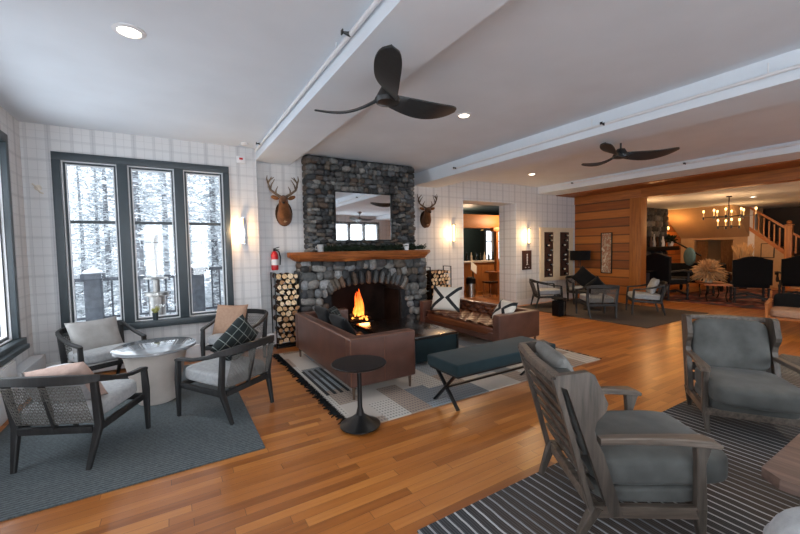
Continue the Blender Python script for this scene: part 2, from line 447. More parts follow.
def light(kind, loc, e, c=(1, 1, 1), size=.1, rot=None, size_y=None, spot=None, portal=False):
    L = bpy.data.lights.new('daylight' if kind == 'AREA' else 'lamp_or_fill_light', kind); L.energy = e; L.color = c
    if kind == 'AREA':
        L.size = size
        if size_y: L.shape = 'RECTANGLE'; L.size_y = size_y
        if portal: L.cycles.is_portal = True
    else: L.shadow_soft_size = size
    if kind == 'SPOT': L.spot_size = spot or 2.2; L.spot_blend = .8
    o = bpy.data.objects.new(L.name, L); COL.objects.link(o); o.location = loc
    if rot: o.rotation_euler = rot
    return o
# ------------------------------------------------------------------ camera
H = 1.5
ya, pa, ra = R(31.18), R(2.756), R(-1.05)
fw = Vector((math.sin(ya)*math.cos(pa), math.cos(ya)*math.cos(pa), -math.sin(pa)))
rt = Vector((math.cos(ya), -math.sin(ya), 0)); up = rt.cross(fw)
rt, up = math.cos(ra)*rt+math.sin(ra)*up, -math.sin(ra)*rt+math.cos(ra)*up
cam = bpy.data.cameras.new('camera'); cam.sensor_width = 36; cam.lens = 376.4/800*36; cam.clip_start = .05; cam.clip_end = 300
co = bpy.data.objects.new('camera', cam); COL.objects.link(co)
mw = Matrix((rt, up, -fw)).transposed().to_4x4(); mw.translation = (0, 0, H); co.matrix_world = mw
S.camera = co
# ------------------------------------------------------------------ shell
CZ = 3.05; YB = 6.05; YR = 6.20; YD = 6.65; XL = -1.45; XP = 9.9; XF = 17.0; YS = -4.0; FZ = 2.72
def wallbox(name, boxes, m, smooth=0, **kw):
    g = G()
    for b in boxes: g.b2(*b)
    return struct(g.done(name, m, None, smooth))
wallbox('floor', [(XL-.3, 19, YS-.3, YB+.2, -.12, 0), (1.0, 4.3, YB+.2, 6.95, -.12, 0), (4.3, 19, YB+.2, 12, -.12, 0)], 'floor')
wallbox('ceiling', [(XL-.3, XP-.05, YS-.3, 7.2, CZ, CZ+.15)], 'ceil')
wallbox('ceiling_far_room', [(XP+.15, 19, YS-.3, 7.2, FZ, FZ+.15)], M['ceil'])
# window wall with opening
WX0, WX1, WZ0, WZ1 = -1.135, .71, .60, 2.67
wallbox('wall_north', [(XL-.3, WX0, YB, YB+.2, 0, CZ), (WX1, 1.15, YB, YB+.3, 0, CZ), (WX0, WX1, YB, YB+.2, 0, WZ0), (WX0, WX1, YB, YB+.2, WZ1, CZ),
                       (1.151, 2.3, YR, YR+.2, 0, CZ)], 'plaid')
wallbox('wall_north_doorway', [(3.9, 5.72, YD, YD+.55, 0, CZ), (7.48, XP+.1, YD, YD+.55, 0, CZ), (5.72, 7.48, YD, YD+.55, 2.6, CZ)], 'plaid')
wallbox('wall_west', [(XL-.2, XL, 5.5, YB, 0, CZ), (XL-.2, XL, YS, -2.5, 0, CZ), (XL-.2, XL, 1.2, 3.2, 0, CZ), (XL-.2, XL, 3.2, 5.5, 0, .62), (XL-.2, XL, 3.2, 5.5, 2.7, CZ), (XL-.2, XL, -2.5, 1.2, 0, .62), (XL-.2, XL, -2.5, 1.2, 2.7, CZ)], 'plaid')
SW = [(-.9, 1.3), (1.9, 4.1), (6.0, 8.4)]
bx = [(XL-.2, XF+1.5, YS-.2, YS, 0, .6), (XL-.2, XF+1.5, YS-.2, YS, 2.7, CZ)]
xs = [XL-.2]+[v for p in SW for v in p]+[XF+1.5]
for i in range(0, len(xs), 2): bx.append((xs[i], xs[i+1], YS-.2, YS, .6, 2.7))
wallbox('wall_south', bx, 'plaid')
# plank partition
wallbox('wall_east', [(XP, XP+.22, 5.13, YD, 0, 2.70)], 'plank')
struct(G().b2(9.05, XP-.06, YS, YD, 2.862, 2.879, .003).done('trim_7', 'cedar'))
struct(G().b2(XP-.03, XP+.25, 4.86, 5.13, 0, 2.66, .01).done('trim_1', 'cedarz'))
struct(G().b2(XP-.05, XP+.25, YS, 4.86, 2.64, 2.88, .01).b2(XP-.03, XP+.24, 4.865, YD, 2.66, 2.88, .005).done('trim_2', 'cedar'))
# ceiling beams
struct(G().b2(1.15, 1.68, YS, YR, 2.885, CZ).done('trim_3', 'ceil', smooth=0))
struct(G().b2(4.38, 5.0, YS, YD, 2.81, CZ).done('trim_4', 'ceil', smooth=0))
struct(G().b2(8.3, XP+.3, YS, YD, 2.88, CZ).done('trim_5', 'ceil', smooth=0))
# baseboards / heater
struct(G().b2(-1.43, 1.1, YB-.11, YB, 0.03, .20, .01).b2(1.15, 1.75, YR-.14, YR, .03, .2, .01).done('baseboard_north', 'white'))
struct(G().b2(4.05, 5.72, YD-.02, YD, 0, .14).b2(7.48, 9.9, YD-.02, YD, 0, .14).done('baseboard_doorway', 'white'))
struct(G().b2(XL, XL+.13, 5.1, 5.93, .03, .34, .01).done('baseboard_west', 'white'))
# doorway reveal trims, daylight painted in as a paler, bluer plaid
struct(G().b2(7.465, 7.479, YD-.006, YD+.56, 0, 2.585).b2(5.721, 5.735, YD-.006, YD+.56, 0, 2.585).b2(5.721, 7.479, YD-.006, YD+.56, 2.587, 2.599).done('door_1', plaid('daylit reveal plaid', (222, 226, 232)), smooth=0))
# ------------------------------------------------------------------ windows
def window(name, loc, rz, W, Hh, mull, trans, label=None, frame=.05):
    # local: x across, y outward, z up from sill
    w = bpy.data.objects.new(name, None); COL.objects.link(w); w['kind'] = 'structure'
    w.location = loc; w.rotation_euler = (0, 0, rz)
    g = G()
    f = frame
    g.b2(-f, .03, -.03, .10, .001, Hh-.021, .004); g.b2(W-.03, W+f, -.03, .10, .001, Hh-.021, .004)
    g.b2(-f, W+f, -.03, .10, Hh-.02, Hh+.07, .006)
    for a, b in mull: g.b2(a, b, -.028, .10, .001, Hh-.021, .004)
    g.done('window_frame', 'slate', w)
    G().b2(-f-.02, W+f+.02, -.07, .10, -.09, .0, .008).done('window_sill', 'slate', w)
    xs = [.03]+[v for p in mull for v in p]+[W-.03]
    for i in range(0, len(xs), 2):
        a, b = xs[i], xs[i+1]
        g = G(); e = .012
        for k, (o, y0) in enumerate(((0, .02), (.036, .045))):
            g.b2(a+o, a+o+e, y0, y0+.04, o, Hh-o, 0); g.b2(b-o-e, b-o, y0, y0+.04, o, Hh-o, 0)
            g.b2(a+o+e, b-o-e, y0, y0+.04, Hh-o-e-.022, Hh-o-.022, 0); g.b2(a+o+e, b-o-e, y0, y0+.04, o, o+e, 0)
        g.done('liner', 'white', w)
        s = G(); o = .014; e = .02
        s.b2(a+o, a+o+e, .04, .10, o, Hh-o); s.b2(b-o-e, b-o, .04, .10, o, Hh-o); s.b2(a+o+e, b-o-e, .04, .10, Hh-o-e-.02, Hh-o); s.b2(a+o+e, b-o-e, .04, .10, o, o+e)
        s.b2(a+o+e, b-o-e, .06, .10, trans-.018, trans+.018)
        s.done('sash', 'slate', w)
        G().b2(a+o+e, b-o-e, .078, .084, o+e, Hh-o-e).done('pane', 'glass', w, smooth=0)
    return w
window('window_1', (WX0, YB, WZ0), 0, WX1-WX0, WZ1-WZ0, [(.575, .685), (1.205, 1.315)], 1.31)
window('window_2', (XL, 3.2, .62), R(90), 2.3, 2.08, [(.72, .82), (1.48, 1.58)], 1.3)
window('window_3', (XL, -2.5, .62), R(90), 3.7, 2.08, [(1.18, 1.28), (2.42, 2.52)], 1.3)
for i, (a, b) in enumerate(SW): window('window_%d' % (i+4), (b, YS, .6), R(180), b-a, 2.1, [(.68, .78), (1.42, 1.52)], 1.3)
# ledge + cabinets under west window
t = thing('built_in_cabinet', 'white built-in drawer cabinet under the left-hand window', 'cabinet', (XL, 4.2, 0))
G().b2(.005, .10, -1.6, .85, .0, .50, .004).done('body', 'white', t)
for k in range(4):
    for j in range(2):
        d = G().b2(.10, .115, -1.58+k*.61, -1.0+k*.61, .04+j*.23, .25+j*.23, .004).done('drawer', 'white', t)
        G().box((.125, -1.29+k*.61, .145+j*.23), (.02, .09, .012)).done('handle', 'black', d)
tag(G().box((0, 0, 0), (.11, 2.26, .05), None, .01).done('window_ledge', 'slate'), 'dark slate ledge under the left-hand window', 'ledge', None, (XL+.065, 4.32, .545))
# ------------------------------------------------------------------ outside
wallbox('ground_snow', [(-14, 9, 12.02, 60, -1.3, -1.0), (-30, XL-.6, -20, 60, -1.3, -1.0), (-30, 20, -25, YS-.6, -1.3, -1.0)], 'snow')
wallbox('deck_floor', [(-6, 4.2, 6.26, 9.4, -.2, -.02)], 'snow')
def railpanel(x0, x1, y, zt):
    g = G().b2(x0, x1, y-.04, y+.04, zt-.06, zt, .005).b2(x0, x1, y-.02, y+.02, .34, .38)
    n = int((x1-x0)/.13)
    for i in range(1, n): g.b2(x0+(x1-x0)*i/n-.014, x0+(x1-x0)*i/n+.014, y-.014, y+.014, .36, zt-.05)
    return g
r_ = thing('deck_railing', 'dark wooden baluster railing around the snowy deck outside the window', 'railing', (0, 0, 0))
railpanel(-2.9, -1.35, 8.6, 1.08).done('rail_panel', 'deckwood', r_)
railpanel(-1.1, .3, 8.6, 1.08).done('rail_panel', 'deckwood', r_)
railpanel(.55, 2.6, 8.6, 1.2).done('rail_panel', 'deckwood', r_)
for x, zt in ((-1.22, 1.16), (.42, 1.2)):
    p = G().b2(x-.12, x+.12, 8.48, 8.72, -.02, zt, .01).b2(x-.16, x+.16, 8.44, 8.76, zt-.1, zt, .01).done('post', 'deckwood', r_)
    G().ball((x, 8.6, zt+.015), (.15, .15, .07), 2).done('snow_cap', 'snow', p)
h = thing('patio_heater', 'stainless mushroom patio heater on the deck seen through the middle window', 'heater', (-.24, 7.5, 0))
G().lathe([(0, 1.93), (.10, 1.91), (.22, 1.84), (.235, 1.82), (.1, 1.85), (0, 1.86)], 28).done('reflector', 'snow', h)
G().lathe([(.03, 1.1), (.03, 1.62), (.05, 1.66), (.07, 1.8), (0, 1.82)], 16).done('pole', 'steel', h)
G().lathe([(0, 1.12), (.17, 1.10), (.18, 1.08), (.05, 1.06), (.05, .86), (.17, .85), (.175, .8), (.12, .78), (.12, .2), (.18, .15), (.18, 0), (0, 0)], 24).done('tank_housing', 'steel', h)
def conifer(seed, hgt=7, rad=1.1):
    rnd = random.Random(seed); t = thing('snowy_conifer', 'snow laden evergreen tree standing beyond the deck railing', 'tree', (0, 0, 0), 0, 'snow laden trees outside the window')
    G().tube([(0, 0, 0), (.05, 0, hgt*.5), (0, 0, hgt)], [.10, .07, .02], 8).done('trunk', 'birch', t)
    g = G()
    for i in range(60):
        z = hgt*(.04+.94*i/60); r0 = rad*(1-z/hgt)**.8+.1
        for k in range(6):
            a = rnd.uniform(0, 2*PI); L = r0*rnd.uniform(.6, 1.1); d = Vector((math.cos(a), math.sin(a), 0))
            g.tube([(0, 0, z), d*L*.6+Vector((0, 0, z-.1*L)), d*L+Vector((0, 0, z-.3*L))], [.012, .008, .003], 3)
            for j in range(int(7+L*9)):
                u = rnd.uniform(.15, 1); c = d*L*u+Vector((rnd.gauss(0, .09), rnd.gauss(0, .09), z-.3*L*u*u+rnd.gauss(0, .05)))
                q = Matrix.Rotation(rnd.uniform(0, 2*PI), 3, 'Z') @ Matrix.Rotation(rnd.uniform(-.9, .9), 3, 'X'); w = rnd.uniform(.04, .09)
                V = [g.bm.verts.new(c+q @ Vector(p)) for p in ((-w, 0, 0), (0, -w*.35, .01), (w, 0, -.01), (0, w*.35, .015))]; g.bm.faces.new(V)
    g.done('foliage', 'snowfir', t, 60); return t
tr = [conifer(3), conifer(11, 8, 1.25)]
spots = [(-2.6, 12), (-1.5, 13.2), (-.7, 11.8), (.3, 12.6), (1.2, 13.4), (2.0, 12.2), (-3.4, 14), (3.1, 13.5), (-2.0, 15.5), (-.2, 15.6), (1.5, 16), (-4.6, 16.5), (-1.1, 18), (3.6, 16.5), (.6, 18.5), (-3, 19), (2.6, 19), (4.6, 14.4)]
for i, (x, y) in enumerate(spots):
    o = tr[i] if i < 2 else dup(tr[i % 2])
    o.location = (x, y, -1.0); o.rotation_euler = (0, 0, i*2.1); s = 1+.18*math.sin(i*3.7); o.scale = (s, s, s)
# ------------------------------------------------------------------ ceiling items
def pipe(name, label, x, z, ys, heads, side):
    t = thing(name, label, 'pipe', (x, 0, z), 0, None)
    G().tube([(0, ys[0], 0), (0, ys[1], 0)], .016, 10).done('pipe_run', 'white', t)
    for y in heads:
        h = G().tube([(0, y, 0), (side*.03, y, .0), (side*.055, y, -.0)], [.019, .012, .008], 8).box((side*.06, y, 0), (.008, .03, .03)).done('sprinkler_head', 'black', t)
    for y in [ys[0]+.4+k*1.55 for k in range(int((ys[1]-ys[0])/1.55))]:
        G().tube([(0, y, 0), (0, y, .10)], .005, 6).done('hanger', 'white', t)
pipe('sprinkler_pipe', 'white sprinkler pipe on the beam nearest the window', 1.115, 2.985, (-3.9, 5.9), (2.45, 5.5), -1)
pipe('sprinkler_pipe', 'white sprinkler pipe along the middle ceiling beam', 4.34, 2.90, (-3.9, 5.3), (2.55, 5.2), -1)
pipe('sprinkler_pipe', 'white sprinkler pipe along the beam beside the plank wall', 8.26, 2.99, (-3.9, 5.9), (3.3, 5.6), -1)
def can(x, y, z, label, r=.085, e=28, c=(1, .93, .84)):
    t = thing('recessed_light', label, 'ceiling light', (x, y, z), 0, 'recessed downlights')
    G().lathe([(r, 0), (r, -.006), (r*.72, -.012), (r*.66, 0)], 28).done('trim_ring', 'white', t)
    G().lathe([(0, -.004), (r*.68, -.005)], 28).done('lens', 'can', t)
    light('SPOT', (x, y, z-.03), e, c, .08, (0, 0, 0), spot=2.6)
can(-.19, 3.27, CZ, 'round downlight in the ceiling on the window side of the room', .10)
can(2.99, 3.43, CZ, 'round downlight in the ceiling right of the nearer fan')
can(6.67, 5.49, CZ, 'round downlight in the ceiling before the doorway wall', .085, 170, (1, .72, .42))
can(13.36, 3.77, FZ, 'round downlight in the far room ceiling', .085, 40, (1, .7, .42))
can(6.67, .5, CZ, 'added unseen downlight between the right-hand beams, beyond the right edge', .085, 190, (1, .72, .40))  # added out of view to warm the floor on the right
can(2.99, .3, CZ, 'added unseen downlight between the left-hand beams, above the camera', .085, 30)  # second out-of-view downlight, also added for warmth
def fan(loc, rz, drop, label):
    t = thing('ceiling_fan', label, 'fan', loc, rz, 'three-bladed ceiling fans')
    G().lathe([(0, drop), (.095, drop), (.09, drop-.02), (.05, drop-.07), (.025, drop-.10), (.0, drop-.10)], 24).done('canopy', 'fan', t)
    G().tube([(0, 0, drop-.05), (0, 0, .03)], .012, 10).done('downrod', 'fan', t)
    G().lathe([(0, .09), (.05, .085), (.07, .05), (.10, .0), (.09, -.03), (.03, -.045), (0, -.045)], 28).done('motor_housing', 'fan', t)
    G().lathe([(0, -.045), (.02, -.044), (.022, -.038)], 16).done('cap', 'steel', t)
    for k in range(3):
        g = G(); a0 = 2*PI*k/3; n = 24; L = .70; rows = []
        for i in range(n+1):
            u = i/n; r = .05+u*(L-.05)
            w = (.048+.044*math.sin(PI*.5*min(1, u/.6)))*math.sqrt(max(.004, 1-max(0, (u-.6)/.4)**3.6))
            tw = -R(34)*(1-u)**1.2-R(10); sweepy = -.05*math.sin(u*PI*.8)+.03
            z = .005+.03*u-.045*math.sin(PI*u)
            row = []
            for sgn, th in ((-1, .006), (0, .012), (1, .006), (1, -.006), (0, -.008), (-1, -.006)):
                y = sgn*w; row.append(Vector((r, sweepy+y*math.cos(tw), z+y*math.sin(tw)+th)))
            rows.append([g.bm.verts.new(Matrix.Rotation(a0, 3, 'Z') @ p) for p in row])
        for A, B in zip(rows, rows[1:]):
            for j in range(6): g.bm.faces.new([A[j], A[(j+1) % 6], B[(j+1) % 6], B[j]])
        g.bm.faces.new(rows[0]); g.bm.faces.new(rows[-1][::-1])
        g.done('blade', 'fan', t, 50)
    return t
fan((1.487, 2.60, 2.668), R(2.8), .217, 'black three-bladed fan under the beam, the nearer one')
fan((5.30, 2.88, 2.72), R(195), .33, 'black three-bladed fan farther away near the plank wall')
fan((6.7, -2.4, 2.75), R(30), .30, 'black three-bladed fan that shows in the chimney mirror')
# small wall / ceiling devices
d = thing('smoke_alarm', 'round white alarm on the ceiling above the window corner', 'alarm', (.95, 5.8, CZ))
G().lathe([(0, -.035), (.04, -.035), (.055, -.02), (.055, 0), (0, 0)], 20).done('housing', 'white', d)
d = thing('alarm_strobe', 'small square white alarm strobe on the wall right of the window', 'alarm', (.93, YB-.001, 2.86))
G().box((0, -.02, 0), (.12, .04, .10), None, .008).done('housing', 'white', d)
G().box((0, -.045, .01), (.05, .012, .03), None, .004).done('strobe', 'red', d)
d = thing('wall_hook', 'small pale round double hook on the wall left of the window', 'hook', (-1.32, YB-.001, 2.30))
G().lathe([(0, 0), (.035, 0), (.03, .012), (0, .014)], 18).done('plate', 'foil', d).rotation_euler = (R(90), 0, 0)
G().tube([(0, -.01, 0), (0, -.04, -.02), (.03, -.05, -.06), (.05, -.03, -.07)], .008, 8).tube([(0, -.01, 0), (-.02, -.04, .02), (-.04, -.05, .04)], .008, 8).done('hook', 'foil', d)
# ------------------------------------------------------------------ sconces
def sconce(loc, label, flip=False):
    t = thing('wall_sconce', label, 'wall light', loc, 0, 'tube wall lights')
    G().box((.03, -.02, 0), (.05, .04, .40), None, .004).box((.015, -.05, .19), (.05, .08, .012)).box((.015, -.05, -.19), (.05, .08, .012)).done('bracket', 'chrome', t)
    G().tube([(0, -.07, -.18), (0, -.07, .18)], .02, 16).done('tube_lamp', 'tube', t)
    light('POINT', (loc[0]-.07, loc[1]-.17, loc[2]), 11, (1, .6, .28), .04)
sconce((.90, YB, 1.81), 'glowing tube sconce between the window and the left deer head')
sconce((5.40, YD, 1.83), 'glowing tube sconce left of the doorway')
sconce((7.88, YD, 1.77), 'glowing tube sconce above the dark plaque right of the doorway')
# plaque with marks
t = thing('wall_plaque', 'dark brown wall plaque with white vertical script under a sconce', 'sign', (7.86, YD, 1.15))
G().box((0, -.012, 0), (.34, .024, .5), None, .004).done('board', 'maroon', t)
g = G()
for k, (z, w) in enumerate(((.14, .05), (.10, .03), (.06, .06), (.02, .04), (-.02, .05), (-.06, .03), (-.11, .06))):
    g.tube([(-w/2, -.028, z-.012), (0, -.028, z+.018), (w/2, -.028, z-.006)], .006, 6)
g.box((0, -.028, .02), (.006, .006, .26)); g.box((-.06, -.028, -.19), (.04, .006, .01)).box((.06, -.028, -.19), (.04, .006, .01)).done('lettering', 'white', t)
# wine niche
t = thing('wine_cabinet', 'cream framed wine display built into the wall with two tall bottle columns', 'wine display', (9.07, YD, .56))
g = G(); W2 = .70
g.b2(-W2, W2, -.03, 0, 1.32, 1.42).b2(-W2, W2, -.03, 0, 0, .1).b2(-W2, -W2+.16, -.03, 0, .1, 1.32).b2(W2-.16, W2, -.03, 0, .1, 1.32).b2(-.15, .12, -.03, 0, .1, 1.32).b2(-W2-.02, W2+.02, -.045, 0, 1.40, 1.44)
g.done('frame', 'cream', t)
for a, b in ((-.54, -.15), (.12, .54)):
    G().b2(a, b, -.012, -.001, .1, 1.32).done('back_board', 'maroon', t)
for c_ in (-.345, .33):
    for k in range(9):
        z = .17+k*.132
        x = t.location.x+c_+.09*math.sin(k*2.3+c_*9)
        b = thing('wine_bottle', 'dark wine bottle laid in the wall display, pale cap showing', 'bottle', (x, YD-.02, .56+z), 0, 'bottles in the wall wine display')
        G().lathe([(0, 0), (.037, 0), (.037, .035), (.015, .055), (.014, .07), (0, .07)], 12).done('body', 'bottle', b).rotation_euler = (R(90), 0, 0)
        G().lathe([(0, .088), (.02, .086), (.02, .068), (0, .068)], 10).done('cap', 'foil', b).rotation_euler = (R(90), 0, 0)
# ------------------------------------------------------------------ fireplace
greys = [(70, 72, 72), (86, 88, 88), (108, 108, 106), (54, 56, 58), (94, 93, 91), (124, 122, 118), (76, 74, 72), (42, 44, 46), (98, 88, 78), (84, 70, 60), (90, 93, 96), (62, 64, 68), (48, 48, 48), (72, 70, 70)]
def stones(g, x0, x1, z0, z1, y, hole=None, side=None, row=(.07, .125), dep=.05, palette=greys, wr=(.09, .24)):
    z = z0
    while z < z1-.02:
        h = random.uniform(*row); x = x0-random.uniform(0, .1)
        while x < x1:
            w = random.uniform(*wr); cx = min(max(x+w/2, x0+w*.35), x1-w*.35); cz = z+h/2+random.uniform(-.015, .015)
            if not (hole and hole(cx, cz, w*.35)):
                c = lin(random.choice(palette)); k = random.uniform(.75, 1.15)
                g.ball((cx, y+random.uniform(-.012, .02), min(cz, z1-.04)), (w*.53, dep*random.uniform(.8, 1.3), h*.56), 2, (random.uniform(-.1, .1), random.uniform(-.25, .25), random.uniform(-.12, .12)), p=random.choice((2.6, 3.4, 5)), jit=.055, tone=[v*k for v in c])
            x += w
        z += h
fp = thing('stone_fireplace', 'floor to ceiling grey river stone fireplace with arched firebox', 'fireplace', (0, 0, 0))
FX0, FX1, FY = 1.75, 4.13, 5.90
CX0, CX1, CY = 1.91, 3.94, 5.99
OX0, OX1 = 2.24, 3.60
def arch(x):
    u = (x-(OX0+OX1)/2)/((OX1-OX0)/2)
    return .75+.17*math.sqrt(max(0, 1-u*u)) if abs(u) < 1 else 0
g = G()
g.b2(CX0, CX1, CY+.03, 6.9, 1.33, CZ-.005)
g.done('chimney_core', 'mortar', fp, 0)
g = G(); g.b2(FX0, OX0, FY+.03, 6.9, 0, 1.33); g.b2(OX1, FX1, FY+.03, 6.9, 0, 1.33); 
n = 16
for i in range(n):
    a = OX0+(OX1-OX0)*i/n; b = OX0+(OX1-OX0)*(i+1)/n
    g.b2(a, b, FY+.03, 6.9, arch((a+b)/2), 1.33)
g.done('surround_core', 'mortar', fp, 0)
G().b2(OX0, OX1, 6.52, 6.6, 0, .95).b2(OX0-.02, OX0+.03, FY+.06, 6.6, 0, .74).b2(OX1-.03, OX1+.02, FY+.06, 6.6, 0, .74).b2(OX0, OX1, FY+.02, 6.6, .0, .12).done('firebox_lining', 'soot', fp, 0)
g = G(); stones(g, CX0, CX1, 1.42, CZ-.03, CY, row=(.05, .095), wr=(.06, .17))
g.done('chimney_stones', 'stone', fp, 60)
g = G(); gr = G()
for (yy, w) in ((6.0, .1),):  # left return of the chimney
    z = 1.42
    while z < CZ-.05:
        hh = random.uniform(.07, .12); c = lin(random.choice(greys))
        g.ball((CX0, CY+.1, z+hh/2), (.035, .11, hh*.55), 2, p=3, jit=.05, tone=c); gr.ball((CX1, CY+.12, z+hh/2), (.04, .13, hh*.55), 2, p=3, jit=.05, tone=c); z += hh
z = 0
while z < 1.25:
    hh = random.uniform(.08, .13); c = lin(random.choice(greys))
    g.ball((FX0, FY+.12, z+hh/2), (.04, .14, hh*.55), 2, p=3, jit=.05, tone=c); gr.ball((FX1, FY+.14, z+hh/2), (.04, .16, hh*.55), 2, p=3, jit=.05, tone=c); z += hh
g.done('corner_stones', 'stone', fp, 60); gr.done('corner_stones', 'stone', fp, 60)
g = G(); stones(g, FX0, FX1, 0.0, 1.30, FY, hole=lambda x, z, w: OX0-.06-w < x < OX1+.06+w and z < arch(min(max(x, OX0+.15), OX1-.15))+.2, row=(.09, .15), dep=.055,
                palette=greys+[(134, 132, 128), (140, 140, 140), (120, 122, 124)])
g.done('surround_stones', 'stone', fp, 60)
g = G()
for i in range(17):
    a = PI*(i+.5)/17; cx = (OX0+OX1)/2; u = -math.cos(a); x = cx+u*(OX1-OX0)/2*1.03
    zt = .75+.17*math.sin(a)
    ang = u*.5; k = lin(random.choice(greys+[(110, 86, 70), (92, 72, 60)]))
    g.ball((x+math.sin(ang)*.09, FY-.005, zt+.10), (.042, .055, .115), 2, (0, ang, 0), p=3.4, jit=.03, tone=k)
g.done('arch_stones', 'stone', fp, 60)
# mantel
g = G(); n = 22; rows = []
for i in range(n+1):
    u = i/n; x = 1.55+u*(4.16-1.55); e = min(u, 1-u)
    k = min(1, (e/.07)**.5+.15) if e < .07 else 1; wob = .015*math.sin(9*u*PI)+.012*math.sin(23*u)
    yf = 5.66+wob+.12*(1-k); zb = 1.32+.01*math.sin(14*u)+.10*(1-k); zt = 1.475
    rows.append([g.bm.verts.new(p) for p in ((x, 5.98, zt), (x, yf+.03, zt), (x, yf-.0, zt-.04), (x, yf+.02, zb+.05), (x, yf+.09, zb), (x, 5.98, zb))])
for A, B in zip(rows, rows[1:]):
    for j in range(6): g.bm.faces.new([A[j], A[(j+1) % 6], B[(j+1) % 6], B[j]])
g.bm.faces.new(rows[0]); g.bm.faces.new(rows[-1][::-1])
g.done('mantel_shelf', 'mantel', fp, 30)
# mirror
t = thing('wall_mirror', 'rectangular black framed mirror hung on the stone chimney', 'mirror', (2.875, 5.915, 2.065))
w2, h2 = .545, .415
G().b2(-w2, w2, -.02, .02, h2-.018, h2).b2(-w2, w2, -.02, .02, -h2, -h2+.018).b2(-w2, -w2+.018, -.02, .02, -h2, h2).b2(w2-.018, w2, -.02, .02, -h2, h2).done('frame', 'black', t)
G().b2(-w2+.01, w2-.01, -.004, .012, -h2+.01, h2-.01).done('glass', 'mirror', t, 0)
# garland on mantel
g = G(); rnd = random.Random(4)
for i in range(900):
    x = rnd.uniform(2.08, 4.0); 
    if abs(x-3.62) < .07: continue
    y = 5.74+rnd.uniform(-.05, .1); z = 1.482+abs(rnd.gauss(0, .032)); a = rnd.uniform(0, PI)
    L = rnd.uniform(.05, .12); dx, dy, dz = math.cos(a)*L, math.sin(a)*L*.45, rnd.uniform(.0, .045)
    g.tube([(x, y, z), (x+dx*.5, y+dy*.5, z+dz), (x+dx, y+dy, z+dz*.8)], [.004, .008, .002], 4)
o = tag(g.done('pine_garland', 'pine', None, 60), 'dark evergreen garland lying along the fireplace mantel', 'garland')
def mug(x, label, m):
    t = thing('mantel_pot', label, 'pot', (x, 5.76, 1.476))
    G().lathe([(0, 0), (.045, 0), (.055, .05), (.05, .115), (.044, .115), (.046, .03), (0, .02)], 22).done('bowl', m, t)
    G().tube([(-.05, 0, .09), (-.08, 0, .08), (-.08, 0, .04), (-.05, 0, .03)], .007, 8).done('handle', m, t)
mug(2.02, 'small grey handled pot at the left end of the mantel', 'ceramic')
mug(3.62, 'small white handled pot at the right end of the mantel', 'white')
# fire
t = thing('fire_grate', 'black iron grate holding the burning logs in the firebox', 'grate', (2.84, 6.18, .12))
g = G()
for k in range(6): g.b2(-.24+k*.09, -.225+k*.09, -.13, .13, .05, .065)
g.b2(-.26, .26, -.12, -.105, .0, .09).b2(-.26, .26, .105, .12, .0, .09).done('bars', 'black', t)
for k, (dx, dy, dz, rz) in enumerate(((0, -.06, .11, .1), (.02, .06, .11, -.15), (0, 0, .2, .3))):
    lo = G().tube([(-.22, 0, 0), (0, .01, .01), (.22, 0, 0)], [.045, .05, .042], 12).done('burning_log', 'rawlog')
    tag(lo, ('charred log at the front of the burning fire', 'charred log at the back of the burning fire', 'charred log on top of the burning fire')[k], 'log', None, (2.84+dx, 6.18+dy, .12+dz), (0, 0, rz))
g = G(); rnd = random.Random(9)
for k in range(17):
    a = rnd.uniform(0, 2*PI); r = rnd.uniform(0, .15); x, y = r*math.cos(a), r*math.sin(a)*.5; hh = rnd.uniform(.16, .5)*(1-r*2.6)+.1
    ph = rnd.uniform(0, 6); pts = []; rad = []
    for j in range(8):
        u = j/7; pts.append((x*(1-.5*u)+.03*math.sin(ph+u*5)*u, y+.02*math.cos(ph+u*4)*u, .05+hh*u)); rad.append(.034*math.sin(PI*min(1, .25+u*.75))**.9*(1-.3*u)+.002)
    g.tube(pts, rad, 7)
for k in range(14): g.ball((rnd.uniform(-.17, .17), rnd.uniform(-.12, .0), rnd.uniform(-.02, .06)), rnd.uniform(.012, .026), 1)
o = g.done('flames', 'flame', None, 60); o['kind'] = 'stuff'
tag(o, 'orange flames and embers burning in the fireplace', 'fire', None, (2.84, 6.16, .26))
light('POINT', (2.84, 6.02, .45), 6, (1, .42, .12), .1)
